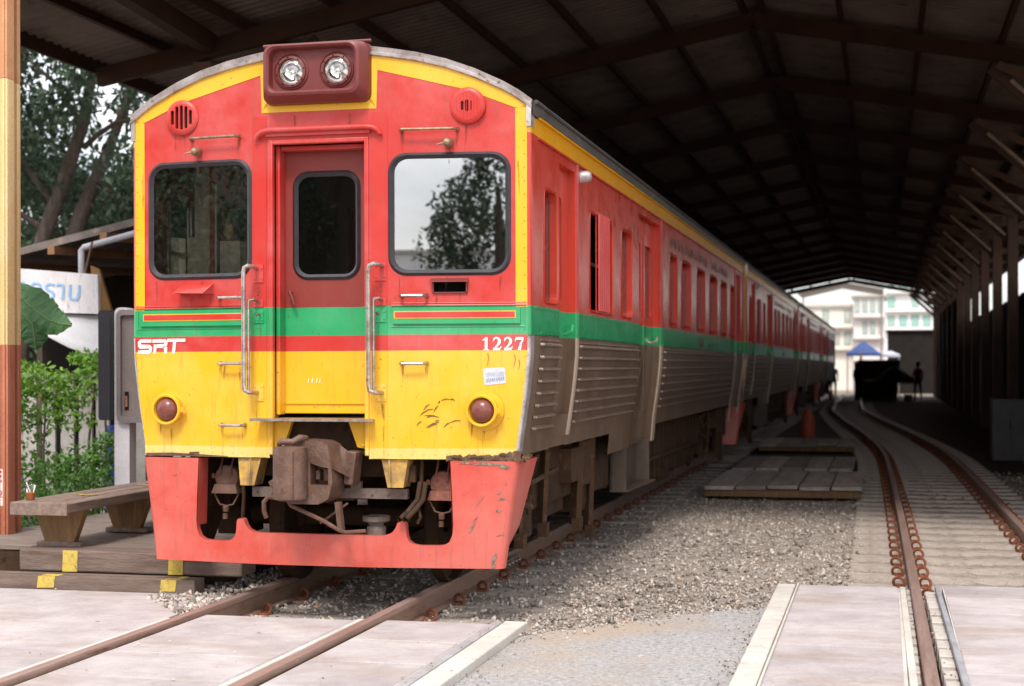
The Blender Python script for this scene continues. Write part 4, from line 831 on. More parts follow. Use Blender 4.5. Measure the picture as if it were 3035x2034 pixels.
def track(label, path_fn, y0, y1, step, L, near, gauge=.5325, clipy=-5):
    root = thing('railway_track', label, 'railway track')
    ys_ = list(np.arange(y0, 75, .9)); 
    for s in (-1, 1):
        pts = []
        for y in ys_:
            a = Vector((path_fn(y-.5), y-.5, 0)); c = Vector((path_fn(y+.5), y+.5, 0)); d = (c-a).normalized(); pts.append(Vector((path_fn(y), y, 0))+Vector((d.y,-d.x,0))*s*gauge)
        make_rail(pts, root)
    proto = None; cps = []; y = y1; k = 0
    while y < 62 and k < 100:
        a = math.atan2(path_fn(y-.5)-path_fn(y+.5), 1.0); jy = random.Random(k).uniform(-.012,.012)
        if proto is None:
            proto = sleeper_mesh(L).build('sleeper', m_sleep, root, bevel=.012); sl_o = proto
            cm = clip_mesh(); 
            first = cm.build('clip', m_clip, proto, smooth=True); first.location = (gauge, 0, 0)
            for sx, fl in ((gauge,1),(-gauge,0),(-gauge,1)):
                c = first.copy(); C.objects.link(c); c.parent = proto; c.location = (sx,0,0); c.rotation_euler = (0,0,math.pi*fl)
        else:
            sl_o = proto.copy(); C.objects.link(sl_o); sl_o.parent = root
            if k < near:
                for ch in list(proto.children): c = ch.copy(); C.objects.link(c); c.parent = sl_o
        sl_o.location = (path_fn(y), y+jy, -.022 if L > 1.9 else 0); sl_o.rotation_euler = (0,0,a); y += step; k += 1
    return root
tr1 = track('straight rails the red, yellow and green train stands on, running under the cowcatcher', lambda y: 0.0, -12, -.35, .62, 2.0, 26)
tr2 = track('empty curving rails with rust red clips on pale sleepers, right of the train', t2c, -12, 1.62, .56, 1.86, 40, .498)
# fishplate joint on the near right rail
b = MB(); b.box(.565,.590,2.30,2.75,-.10,-.035)
for y in (2.36,2.46,2.58,2.68): b.lathe([(.0,.025),(.018,.022),(.018,0)], (.59,y,-.07), 'x', 8)
fpj = b.build('fishplate', m_steel, tr1, bevel=.004)
# =================================================================== BALLAST STONES
ICO_V = []; t_ = (1+5**.5)/2
for a in (-1,1):
    for c in (-t_,t_): ICO_V += [(0,a,c),(a,c,0),(c,0,a)]
def _hull(pts):
    bm = bmesh.new(); [bm.verts.new(p) for p in pts]; bmesh.ops.convex_hull(bm, input=bm.verts); bm.verts.index_update()
    v = np.array([q.co[:] for q in bm.verts]); f = np.array([[q.index for q in g.verts] for g in bm.faces]); bm.free(); return v, f
def stones(name, areas, label):
    protos = []
    for k in range(10):
        r_ = np.random.default_rng(k); p = r_.normal(size=(9,3)); p /= np.linalg.norm(p, axis=1)[:,None]; p *= r_.uniform(.7,1.1,(9,1)); protos.append(_hull(p))
    V = []; F = []; base = 0
    for (x0,x1,y0,y1,z,n,s0,s1,keep) in areas:
        X = rng.uniform(x0,x1,n); Y = rng.uniform(0,1,n)**1.35*(y1-y0)+y0; SZ = rng.uniform(s0,s1,n)*rng.choice([.7,1,1.25],n)
        for i in range(n):
            if keep and not keep(X[i],Y[i]): continue
            v, f = protos[rng.integers(10)]; q = rng.normal(size=4); q /= np.linalg.norm(q); w,x,y,z_ = q
            Rm = np.array([[1-2*(y*y+z_*z_),2*(x*y-z_*w),2*(x*z_+y*w)],[2*(x*y+z_*w),1-2*(x*x+z_*z_),2*(y*z_-x*w)],[2*(x*z_-y*w),2*(y*z_+x*w),1-2*(x*x+y*y)]])
            zz = z(X[i],Y[i]) if callable(z) else z
            V.append((v*SZ[i]*np.array([1,.8,.65]))@Rm.T+np.array([X[i],Y[i],zz+SZ[i]*rng.uniform(-.2,.45)])); F.append(f+base); base += len(v)
    V = np.concatenate(V); F = np.concatenate(F); me = bpy.data.meshes.new(name)
    me.vertices.add(len(V)); me.vertices.foreach_set('co', V.ravel()); me.loops.add(F.size); me.polygons.add(len(F))
    me.loops.foreach_set('vertex_index', F.ravel().astype(np.int32)); me.polygons.foreach_set('loop_start', np.arange(0,F.size,3,dtype=np.int32)); me.update(calc_edges=True); me.validate()
    me.materials.append(m_stone); o = bpy.data.objects.new(name, me); C.objects.link(o); return tag(o, label, 'gravel', kind='stuff')
norail = lambda x,y: abs(abs(x)-.5325) > .045 and abs(abs(x-t2c(y))-.498) > .06
lefttri = lambda x,y: x > -1.12+.0*y and x < -.575 and y > -.60-(x+.62)*1.15
b = bumpsheet(-1.4,-.585,.16,12,-.05,.09,.03,8); struct('ballast_shoulder', b, m_bed)
stones('gravel', [
    (-.49,.49,-.60,6.0,-.152,2600,.013,.027,None),
    (.58,3.1,-.52,9.0,-.150,11000,.008,.023,lambda x,y: norail(x,y) and not (1.25 < x < 2.62 and y < -.42+1.10*(x-1.39)) and (x > 1.35 or rng.random() < .85)),
    (1.39,2.62,-1.2,1.0,-.052,6500,.004,.013,lambda x,y: rng.random() < max(.02,min(1,(y+1.1-1.10*(x-1.39))/.8))**2.2 and y < -.40+1.10*(x-1.39)),
    (1.38,1.50,-5,.6,-.05,260,.004,.010,None),(2.50,2.64,-5,1.0,-.05,420,.004,.011,None),(1.4,2.6,-5,.6,-.052,300,.003,.007,None),
    (.7,3.0,-.3,8.0,-.148,420,.018,.032,lambda x,y: norail(x,y) and not (1.25 < x < 2.62 and y < -.36+1.10*(x-1.39))),
    (1.3,2.7,-.5,2.4,-.140,1700,.008,.020,lambda x,y: y > -.40+1.10*(x-1.39)),
    (-1.12,-.57,-.66,3.0,-.030,2300,.013,.027,lefttri),
    (2.9,5.2,1.5,12,-.168,3000,.010,.022,norail),
    (-.66,-.56,-7,-.5,-.03,160,.004,.009,None),(.42,.60,-7,-.5,-.06,300,.004,.010,None),(1.17,1.27,-6,-.45,-.012,120,.003,.008,None),(3.40,3.64,-3,1.4,-.05,220,.004,.010,None),
    (-3,2.6,-4.5,.2,-.012,260,.002,.006,None),
    (.6,5.2,9,14.5,-.155,2000,.015,.032,norail)], 'loose grey ballast stones spread between and beside the two tracks')
r_ = random.Random(91); b = MB()
for k in range(70):
    x, y = (r_.uniform(-2.6,2.6), r_.uniform(-3.6,.15)) if k < 45 else (r_.uniform(.7,3.0), r_.uniform(.6,6)); z = (-.008 if k < 45 else -.125); a = r_.uniform(0,6.28); l = r_.uniform(.008,.020); c, d = math.cos(a)*l, math.sin(a)*l
    b.add([(x-c,y-d,z),(x-d*.4,y+c*.4,z+.006),(x+c,y+d,z+.003),(x+d*.4,y-c*.4,z+.002)], [(0,1,2,3)], r_.randrange(2))
o = b.build('fallen_leaves', [M('dry_leaf', (.30,.17,.06), (.20,.11,.05), 20, .8), M('pale_leaf', (.58,.50,.36), (.50,.40,.16), 20, .8)]); tag(o, 'tiny fallen leaves and petals scattered on the concrete and gravel', 'litter', kind='stuff')
# =================================================================== LEFT PLATFORM
b = MB(); b.box(-2.75,-.90,.20,.345,-.04,.058); b.obox((-1.9,.30,.060),(1.7,.07,.006))
t = b.build('timber_step', m_timber, bevel=.012); tag(t, 'lower weathered timber sleeper with worn yellow marks lying flush on the concrete', 'step', 'timber steps')
b = MB()
for x0, x1 in ((-1.99,-1.86),(-1.135,-1.02)): b.slab([(x0,-.02),(x0+.01,.057),(x1,.056),(x1-.01,-.015)], [], lambda x,z:(x,.196,z), lambda x,z:(x,.1985,z)); b.box(x0+.03,x1+.02,.198,.34,.0585,.0605)
b.build('yellow_mark', m_linepaint, t)
b = MB(); b.box(-2.215,-.655,.36,.60,.062,.2050); t = b.build('timber_step', m_timber, bevel=.014); tag(t, 'upper thick timber beam edging the platform with two yellow squares', 'step', 'timber steps')
b = MB()
for x0, x1 in ((-1.90,-1.79),(-1.155,-1.05)): b.slab([(x0,.066),(x0+.006,.204),(x1,.203),(x1-.004,.068)], [], lambda x,z:(x,.356,z), lambda x,z:(x,.3585,z))
b.build('yellow_mark', m_linepaint, t)
rt = thing('platform_deck', 'grey timber platform deck under the bench, left of the train', 'platform', (0,0,0))
rs = random.Random(31); x = -2.9
b = MB()
y = .61
while y < 9: b.box(-2.95,-.86,y,y+.19,.165-.006*rs.random(),.198-.006*rs.random()); y += .197
b.build('deck_board', M('deck_grey_timber', (.25,.20,.175), (.17,.13,.11), 3, .85, .5, 0, (.32,.27,.24), 26, (.5,5,5)), rt, bevel=.004); b = MB(); b.box(-2.9,-.90,.62,8.9,-.15,.163); b.build('deck_frame', m_under, rt)
# bench
be = thing('bench', 'low grey timber bench with splayed legs standing on the platform deck beside the column', 'bench', (-2.03,.30,.2))
b = MB()
for k in range(3): b.box(-.205+k*.138,-.205+k*.138+.134,0,2.7,.250,.318-.003*k)
b.box(-.205,.205,-.018,0,.232,.318); b.build('seat', m_timbery, be, bevel=.006)
b = MB()
for x0, y0, x1, y1 in ((-.10,.62,.02,.55),(.0,.56,.09,.66),(-.07,1.5,.06,1.43),(.06,1.46,.13,1.55)): b.ribbon([(x0,y0),((x0+x1)/2,(y0+y1)/2+.02),(x1,y1)], [.018,.03,.012], lambda x,y:(x,y,.3205))
b.build('yellow_mark', m_linepaint, be)
for y in (.28, 1.22, 2.2):
    b = MB(); b.slab([(-.185,.248),(.185,.248),(.105,.035),(-.105,.035)], [], lambda x,z:(x,y-.03,z), lambda x,z:(x,y+.03,z)); b.slab([(y-.02,.248),(y+.20,.248),(y+.13,.035),(y+.03,.035)], [], lambda yy,z:(-.03,yy,z), lambda yy,z:(.03,yy,z)); b.build('leg', m_leg, be, bevel=.004)
    b = MB(); b.box(-.16,.16,y-.045,y+.05,0,.035); b.build('foot', m_timbery, be, bevel=.008)
cu = thing('drink_cup', 'clear plastic cup of orange iced tea with a straw on the bench end', 'cup', (-2.165,.42,.519))
b = MB(); b.lathe([(.0,.001),(.026,.001),(.037,.098),(.039,.101),(.036,.098)], (0,0,0), 'z', 20); b.build('cup', m_clear, cu, smooth=True)
b = MB(); b.lathe([(.0,.003),(.024,.003),(.030,.052),(.0,.053)], (0,0,0), 'z', 18); b.build('iced_tea', M('amber_tea', (.80,.26,.03), (.70,.20,.02), 30, .2), cu, smooth=True)
b = MB(); b.tube([(.012,0,.02),(-.030,.0,.118)], .004, 6); b.build('straw', m_white, cu)
# =================================================================== TRAIN SHED
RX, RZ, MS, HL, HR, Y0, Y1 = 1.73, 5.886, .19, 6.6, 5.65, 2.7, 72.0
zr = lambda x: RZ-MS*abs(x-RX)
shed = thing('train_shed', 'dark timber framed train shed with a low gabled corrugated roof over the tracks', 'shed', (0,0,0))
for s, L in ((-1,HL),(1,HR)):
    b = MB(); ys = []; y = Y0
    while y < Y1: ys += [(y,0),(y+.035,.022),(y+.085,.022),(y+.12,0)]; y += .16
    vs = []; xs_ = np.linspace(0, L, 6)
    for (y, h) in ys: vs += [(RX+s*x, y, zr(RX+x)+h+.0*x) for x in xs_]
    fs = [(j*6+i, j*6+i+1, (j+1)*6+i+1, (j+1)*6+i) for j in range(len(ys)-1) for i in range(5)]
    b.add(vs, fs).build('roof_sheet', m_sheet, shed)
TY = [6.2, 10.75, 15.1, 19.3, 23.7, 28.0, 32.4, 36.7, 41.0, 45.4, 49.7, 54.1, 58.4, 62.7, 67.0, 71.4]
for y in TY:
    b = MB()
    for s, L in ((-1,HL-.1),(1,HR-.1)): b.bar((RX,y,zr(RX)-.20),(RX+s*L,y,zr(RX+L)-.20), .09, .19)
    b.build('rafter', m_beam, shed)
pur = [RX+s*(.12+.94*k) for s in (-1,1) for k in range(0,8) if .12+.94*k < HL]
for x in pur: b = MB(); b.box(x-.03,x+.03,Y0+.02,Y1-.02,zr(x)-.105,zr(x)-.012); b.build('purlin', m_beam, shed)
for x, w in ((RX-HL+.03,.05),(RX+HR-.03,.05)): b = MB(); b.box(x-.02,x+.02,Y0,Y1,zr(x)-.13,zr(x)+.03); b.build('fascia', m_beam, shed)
for y in TY:
    for x, zt in ((-3.55,zr(-3.55)-.34),(5.80,zr(5.80)-.34)):
        b = MB(); b.box(x-.10,x+.10,y-.10,y+.10,-.2,zt); b.build('column', m_beam2, shed)
    b = MB(); b.bar((4.56,y+.10,zr(4.56)-.36),(5.80,y+.10,3.85), .08, .14); b.build('brace', m_beam2, shed)
    b = MB(); b.bar((4.62,y-.12,zr(4.62)-.36),(5.86,y-.12,4.35), .05, .10); b.build('brace', m_beam2, shed)
    b = MB(); b.bar((-2.35,y+.10,zr(-2.35)-.36),(-3.55,y+.10,3.95), .07, .12); b.build('brace', m_beam, shed)
    b = MB(); b.tube([(4.78,y-.05,4.80),(5.66,y-.05,3.98)], .028, 8); b.build('brace_tube', M('pale_tube', (.42,.34,.27), (.30,.22,.16), 6, .5), shed)
b = MB()
for z0,z1,mi in ((-.03,1.55,0),(1.55,3.46,1),(3.46,4.65,2)): 
    for x0,x1,y0,y1 in ((-3.140,-2.805,1.20,1.222),(-3.140,-2.840,1.40,1.44),(-3.000,-2.970,1.222,1.40),(-2.825,-2.805,1.222,1.30)): b.box(x0,x1,y0,y1,z0,z1,mi)
    b.box(-2.925,-2.865,1.165,1.20,z0,z1,mi); b.box(-2.838,-2.820,1.185,1.20,z0,z1,mi)
col = b.build('column', [m_postred, m_postcream, M('column_tan', (.60,.30,.15), (.66,.37,.19), 4, .5, .2)], shed, bevel=.006); col['label'] = 'painted front column, brick red at the foot, cream yellow above'
b = MB(); b.bar((-2.98,1.0,4.74),(-3.5,6.2,4.74),.14,.2); b.build('eave_beam', m_beam, shed)
b = MB(); b.box(-3.3,-2.75,1.0,1.6,-.2,-.018); b.build('column_base', m_conc, shed, bevel=.01)
b = MB(); g = lambda x,z:(x-.055,1.1965,z); b.sheet([(-2.845,.40),(-2.775,.40),(-2.770,.66),(-2.84,.67)], [], g); b.sheet([(-2.775,.30),(-2.765,.30),(-2.765,.335),(-2.775,.335)], [], g); pap = b.build('paper_notice', m_white, col)
b = MB(); g = lambda x,z:(x-.055,1.1945,z); 
for cz in (.645,.612): b.sheet([(-2.807,cz-.012),(-2.794,cz),(-2.807,cz+.012),(-2.820,cz)], [], g)
b.ribbon([(-2.835,.56),(-2.835,.585),(-2.822,.585),(-2.822,.573),(-2.835,.573)], .005, g); b.ribbon([(-2.810,.56),(-2.810,.585),(-2.797,.585),(-2.797,.573),(-2.810,.573)], .005, g)
b.ribbon([(-2.82,.50),(-2.80,.505),(-2.795,.49),(-2.82,.465),(-2.79,.465)], .007, g); b.build('red_print', simple('red_ink', (.55,.05,.04), .7), pap)
# =================================================================== BOARDWALKS BETWEEN THE TRACKS
m_boards = M('boardwalk_timber', (.42,.36,.32), (.28,.235,.20), 2.2, .8, .5, 0, (.38,.33,.30), 24, (4,.5,4))
_nt = m_boards.node_tree; _p = _nt.nodes['Principled BSDF']; _l = _p.inputs['Base Color'].links[0].from_socket; _oi = _nt.nodes.new('ShaderNodeObjectInfo'); _k = mathn(_nt,'MULTIPLY_ADD', _oi.outputs['Random'], .7); _k.node.inputs[2].default_value = .65
_nt.links.new(mix(_nt, 1.0, _l, _k, 'MULTIPLY'), _p.inputs['Base Color'])
def boardwalk(x0,x1,y0,y1,z,label,n=5):
    r = thing('boardwalk', label, 'boardwalk', (0,0,0), 'boardwalks between the tracks'); rs = random.Random(int(y0*10)); w = (x1-x0)/n
    for k in range(n):
        b = MB(); dz = rs.uniform(-.012,.012); a = x0+k*w+.012; c = x0+(k+1)*w-.012; b.add([(a,y0+rs.uniform(-.02,.03),z-.04+dz),(c,y0+rs.uniform(-.02,.03),z-.04+dz),(c,y1,z-.04),(a,y1,z-.04),(a,y0,z+dz),(c,y0,z+dz+.006),(c,y1,z),(a,y1,z)], [(0,1,2,3),(4,5,6,7),(0,1,5,4),(1,2,6,5),(2,3,7,6),(3,0,4,7)]); b.build('board', m_boards, r, bevel=.006)
    b = MB(); b.box(x0+.0,x1-.02,y0+.05,y0+.15,z-.13,z-.045); b.box(x0+.0,x1-.02,y1-.2,y1-.1,z-.13,z-.045); b.build('bearer', m_leg, r, bevel=.006)
boardwalk(1.27,3.06,9.15,11.9,.02,'nearest low plank boardwalk on the gravel, its right hand planks palest')
boardwalk(1.28,2.90,12.3,15.0,.03,'middle plank boardwalk lying just behind the nearest one')
boardwalk(1.14,2.82,19.0,21.4,.02,'farthest plank boardwalk, beside the orange bollard')
bo = thing('bollard', 'orange pointed bollard standing by the far boardwalk', 'bollard', (1.86,21.9,-.03))
b = MB(); b.lathe([(.13,0),(.13,.36),(.115,.46),(.05,.58),(.0,.60)], (0,0,0), 'z', 16); b.build('post', M('orange_plastic', (.40,.065,.02), (.30,.05,.02), 5, .6), bo, smooth=True); b = MB(); b.lathe([(.18,0),(.18,.04),(.14,.06)], (0,0,-.10), 'z', 16); b.build('base', m_dark, bo)
# =================================================================== GREENERY
def leaf_cloud(name, parent, mat, clumps, n, size, aspect=2.2, seed=0, droop=.3, curl=True):
    """n small folded leaves scattered through the clump volumes (cx,cy,cz,rx,ry,rz,weight)"""
    r_ = np.random.default_rng(seed); cl = np.array([c[:6] for c in clumps], float); w = np.array([c[6] if len(c) > 6 else c[3]*c[4]*c[5] for c in clumps], float); w /= w.sum()
    idx = r_.choice(len(cl), n, p=w); d = r_.normal(size=(n,3)); d /= np.linalg.norm(d,axis=1)[:,None]; rad = r_.uniform(.25,1,(n,1))**.6
    P = cl[idx,:3]+d*rad*cl[idx,3:6]
    a = r_.normal(size=(n,3)); a[:,2] -= droop; a /= np.linalg.norm(a,axis=1)[:,None]; u = r_.normal(size=(n,3)); b_ = np.cross(a,u); b_ /= np.linalg.norm(b_,axis=1)[:,None]; nn = np.cross(a,b_)
    L = (size*r_.uniform(.6,1.35,(n,1))); Wd = L/aspect
    v0 = P; v1 = P+a*L*.5+b_*Wd*.5+nn*Wd*.12; v2 = P+a*L; v3 = P+a*L*.5-b_*Wd*.5+nn*Wd*.12
    V = np.stack([v0,v1,v2,v3],1).reshape(-1,3); me = bpy.data.meshes.new(name); me.vertices.add(4*n); me.vertices.foreach_set('co', V.ravel())
    F = (np.arange(n)[:,None]*4+np.array([[0,1,2,0,2,3]])).ravel().astype(np.int32); me.loops.add(6*n); me.polygons.add(2*n)
    me.loops.foreach_set('vertex_index', F); me.polygons.foreach_set('loop_start', np.arange(0,6*n,3,dtype=np.int32)); me.update(calc_edges=True); me.validate()
    me.materials.append(mat); o = bpy.data.objects.new(name, me); C.objects.link(o); o.parent = parent; return o
def crown_clumps(rs, centre, R3_, n, k=(.25,.45)):
    out = []
    for _ in range(n):
        d = Vector((rs.gauss(0,1),rs.gauss(0,1),rs.gauss(0,1))).normalized()*rs.uniform(.35,1)**.5; s = rs.uniform(*k)
        out.append((centre[0]+d.x*R3_[0], centre[1]+d.y*R3_[1], centre[2]+d.z*R3_[2], R3_[0]*s, R3_[1]*s, R3_[2]*s*.8, 1))
    return out
t = thing('broadleaf_tree', 'large leaning dark green tree with two grey trunks behind the lean-to roof', 'tree', (0,0,0))
b = MB(); b.tube([(-10.75,14,-.2),(-10.4,14,1.6),(-9.95,14,3.5),(-9.55,14,4.5),(-9.3,14.1,5.3),(-9.15,14.1,6.0),(-8.9,14.3,7.6)], [.22,.17,.13,.115,.10,.08,.04], 10)
b.tube([(-10.3,14.3,-.2),(-9.9,14.3,2.6),(-9.55,14.3,3.6),(-9.3,14.3,4.2),(-9.0,14.4,4.95),(-8.5,14.6,6.4)], [.19,.17,.14,.12,.09,.04], 10)
b.tube([(-9.28,14.1,4.95),(-8.95,14.0,5.15),(-8.6,13.9,5.3),(-8.1,13.8,5.32),(-7.4,13.6,5.6)], [.05,.045,.04,.03,.015], 7)
for p in (((-9.75,14,4.0),(-10.3,13.7,4.9),(-10.9,13.5,5.4)),((-9.3,14.1,5.3),(-9.7,13.9,6.0),(-10.4,13.8,6.6)),((-9.15,14.3,4.5),(-8.8,14.5,4.0),(-8.6,14.6,3.4)),((-9.9,14.1,3.6),(-10.7,14,4.1),(-11.3,14,4.3))): b.tube(p, [.06,.04,.015], 6)
b.build('trunk', m_bark, t, smooth=True)
rs = random.Random(8); cl = crown_clumps(rs, (-9.6,14.6,6.0), (3.0,2.6,2.4), 46, (.14,.28)) + [(-10.9,13.9,4.6,.8,.7,.7,1.3),(-10.4,13.4,5.5,1.0,.8,.5,1.5),(-8.6,14.2,4.1,.55,.6,.6,1),(-8.3,14.6,3.5,.55,.5,.5,1),(-10.6,14.8,3.6,.6,.6,.7,1),(-8.0,14,5.7,.55,.5,.35,.9),(-9.7,15.2,4.2,.9,.5,.9,1.5),(-8.9,15.4,4.7,.7,.5,.7,1.2),(-11.2,15,4.9,.9,.6,.9,1.4),(-9.4,13.2,5.9,1.1,.5,.5,1.2)]
leaf_cloud('crown', t, m_leafd, cl, 19500, .165, 2.6, 5, .8)
t = thing('background_tree', 'darker dense trees farther back, seen low behind the leaning trunks', 'tree', (0,0,0))
b = MB(); b.tube([(-15,26,-.2),(-15,26,3),(-14.6,26,6)], [.3,.25,.12], 8); b.build('trunk', m_bark, t); rs = random.Random(18)
leaf_cloud('crown', t, m_leafd, crown_clumps(rs, (-15.5,27,3.4), (5.2,2.2,3.6), 60, (.16,.30)), 26000, .26, 2.2, 6, .5)
def shrub(name, label, cat, clumps, n, size, mat, stems, seed, group=None):
    t = thing(name, label, cat, (0,0,0), group); b = MB()
    for s_ in stems: b.tube(s_, [.016]+[.012]*(len(s_)-2)+[.006], 6)
    b.build('stem', m_bark, t); leaf_cloud('foliage', t, mat, clumps, n, size, 1.9, seed, .1); return t
rs = random.Random(40)
shrub('shrub', 'tall bright green shrub with thin stems right behind the front column', 'shrub', [(-4.55,4.4,1.28,.34,.3,.17,2.6),(-4.2,4.6,1.22,.28,.3,.18,2),(-4.5,4.5,1.02,.36,.3,.22,1.5),(-4.15,4.5,.95,.25,.25,.2,1),(-4.62,4.5,.72,.2,.3,.25,.7),(-4.85,4.5,1.0,.3,.3,.5,.8)], 2300, .058, m_leafb, [((-4.42,4.5,-.1),(-4.44,4.5,.6),(-4.4,4.5,1.25)),((-4.05,4.6,-.1),(-4.02,4.6,.7),(-3.95,4.6,1.30)),((-4.7,4.5,-.1),(-4.68,4.5,1.1))], 41)
shrub('shrub', 'feathery pale green shrub reaching up beside the black notice board', 'shrub', [(-3.98,4.8,1.40,.22,.2,.10,1),(-4.22,4.9,1.48,.2,.2,.08,.8),(-3.85,4.8,1.26,.16,.2,.08,.5)], 650, .05, m_leafb, [((-3.93,4.8,-.1),(-3.95,4.8,.8),(-4.0,4.8,1.42))], 42)
shrub('shrub', 'low bushy green shrub along the far edge of the platform deck', 'shrub', [(-3.75,3.9,.48,.30,.25,.22,2),(-3.5,4.0,.62,.22,.2,.2,1.4),(-4.1,4.1,.40,.35,.3,.22,2),(-3.35,3.8,.35,.2,.2,.2,1.2),(-4.5,4.2,.35,.4,.3,.25,1.2)], 2300, .058, m_leafm, [((-3.75,3.9,-.1),(-3.76,3.9,.7)),((-4.1,4.1,-.1),(-4.1,4.1,.6))], 43)
shrub('shrub', 'dark ground hugging shrub under the bench at the deck edge', 'shrub', [(-3.25,2.4,.22,.28,.5,.24,1),(-3.3,3.2,.28,.3,.4,.25,1)], 1500, .05, m_leafm, [((-3.25,2.4,-.1),(-3.25,2.4,.2))], 44)
t = thing('banana_plant', 'broad dark banana leaves drooping beside the cream column', 'plant', (0,0,0)); b = MB(); b.tube([(-3.55,2.1,-.2),(-3.5,2.1,1.4),(-3.3,2.05,2.15)], [.09,.07,.03], 8); b.build('stem', m_leafm, t)
def banana(mid, widths, nrm, name='leaf'):
    rj = random.Random(len(mid)*7+int(mid[0][0]*100)); nrm = Vector(nrm).normalized(); b = MB(); vs = []; fs = []; K = 26; P_ = [Vector(p) for p in mid]; n = len(P_)
    for i in range(K):
        tt = i/(K-1)*(n-1); q = min(int(tt), n-2); u = tt-q; p = P_[q].lerp(P_[q+1], u); w = widths[q]*(1-u)+widths[q+1]*u; d = (P_[q+1]-P_[q]).normalized(); sd_ = d.cross(nrm).normalized(); ja, jb = 1-rj.uniform(0,.16)*(i%2), 1-rj.uniform(0,.16)*(i%3 == 0); wv = nrm*.010*math.sin(i*1.9)
        vs += [p+sd_*w*ja-nrm*(.035*w/.14)+wv, p+sd_*w*.5-nrm*.008+wv*.4, p, p-sd_*w*.5-nrm*.012-wv*.4, p-sd_*w*jb-nrm*(.045*w/.14)-wv]
    for i in range(K-1):
        for q in range(4): fs.append((i*5+q,i*5+q+1,(i+1)*5+q+1,(i+1)*5+q))
    b.add(vs, fs); o = b.build(name, m_banana, t); so_ = o.modifiers.new('solid', 'SOLIDIFY'); so_.thickness = .002
    b = MB(); b.tube([p-nrm*.0+Vector((0,-.004,0)) for p in P_], .004, 5); b.build('midrib', M('pale_rib', (.16,.24,.07)), o); return o
banana([(-3.27,2.03,2.0),(-3.12,1.97,1.90),(-3.0,1.95,1.81),(-2.9,1.93,1.755),(-2.8,1.92,1.725),(-2.69,1.90,1.712)], [.08,.155,.16,.125,.09,.012], (.3,-.93,.2))
banana([(-3.28,2.0,2.02),(-3.20,1.95,1.92),(-3.12,1.93,1.80),(-3.03,1.92,1.72),(-3.0,1.9,1.60),(-2.99,1.9,1.53)], [.04,.12,.14,.13,.09,.02], (.2,-.95,.2))
banana([(-3.3,2.05,2.15),(-3.6,1.9,2.4),(-3.9,1.8,2.5),(-4.3,1.7,2.35)], [.03,.14,.15,.03], (.1,-.5,.85))
# =================================================================== LEFT GARDEN
hut = thing('lean_to_shelter', 'open lean-to shelter with a grey corrugated roof tilted up towards the train', 'shelter', (0,0,0))
def hz(x): return 2.68+(x+5.88)*.213
b = MB()
for k in range(20):
    y0 = 6.5+k*.22
    for (a,za,c,zc) in ((y0,0,y0+.06,.03),(y0+.06,.03,y0+.14,.03),(y0+.14,.03,y0+.22,0)):
        b.add([(-8,a,hz(-8)+za+.04*(a-6.5)),(-3.9,a,hz(-3.9)+za+.04*(a-6.5)),(-3.9,c,hz(-3.9)+zc+.04*(c-6.5)),(-8,c,hz(-8)+zc+.04*(c-6.5))], [(0,1,2,3)])
b.add([(-8,6.5,hz(-8)+.02),(-3.9,6.5,hz(-3.9)+.02),(-3.9,6.5,hz(-3.9)-.06),(-8,6.5,hz(-8)-.06)], [(0,1,2,3)])
b.build('roof', M('weathered_tin', (.22,.19,.175), (.13,.11,.10), 3, .7, .3, 0, (.28,.22,.18), 30), hut)
for x in (-5.46,-4.84,-6.2,-4.2): b = MB(); b.bar((x,6.42,hz(x)-.11),(x,10.8,hz(x)+.06), .08, .09); b.build('rafter', M('rafter_tan', (.36,.20,.11), (.24,.13,.07), 5, .7), hut)
b = MB(); b.box(-8,-3.95,10.6,10.75,-.2,3.1); b.box(-4.7,-4.0,8.2,10.6,-.2,2.75); b.build('back_wall', M('dark_boards', (.035,.026,.02), (.02,.016,.013), 4, .9), hut)
b = MB(); b.slab([(-5.10,2.50),(-5.0,2.46),(-4.84,1.98),(-5.05,1.95)], [], lambda x,z:(x,6.62,z), lambda x,z:(x,6.66,z)); b.build('side_board', M('tan_board', (.24,.13,.05), (.17,.095,.04), 6, .7), hut)
b = MB(); b.tube([(-5.03,6.3,2.2),(-5.03,6.3,2.64),(-5.0,6.3,2.67),(-4.0,6.3,2.90)], .035, 10); b.tube([(-7.4,6.4,-.2),(-7.4,6.4,2.3)], .04, 8); b.tube([(-4.02,6.4,-.2),(-4.02,6.4,2.95)], .04, 8); b.build('pipe_frame', M('pale_pipe', (.46,.46,.52), (.36,.35,.38), 6, .4), hut, smooth=True)
sg = thing('sign_board', 'white weathered sign board with blue Thai lettering hung under the lean-to', 'sign', (0,0,0))
b = MB(); b.slab([(-6.3,2.50),(-4.68,2.36),(-4.675,1.95),(-6.3,2.01)], [], lambda x,z:(x,6.0,z), lambda x,z:(x,6.05,z)); b.build('board', M('dirty_white_board', (.78,.75,.76), (.62,.59,.60), 3, .6, .1, 0, (.36,.33,.33), 25, (2,2,.6)), sg, bevel=.01)
b = MB(); b.tube([(-5.9,6.03,2.4),(-5.9,6.2,2.62)], .012, 6); b.tube([(-4.85,6.03,2.34),(-4.85,6.2,2.72)], .012, 6); b.build('hanger', m_rust, sg)
tcu = bpy.data.curves.new('thai', 'FONT'); tcu.body = '\u0e22\u0e32\u0e04\u0e23\u0e32\u0e1a'; tcu.size = .30; tcu.extrude = .003; tcu.align_x = 'RIGHT'
to = bpy.data.objects.new('thai', tcu); C.objects.link(to); bpy.context.view_layer.update()
me = bpy.data.meshes.new_from_object(to.evaluated_get(bpy.context.evaluated_depsgraph_get())); bpy.data.objects.remove(to)
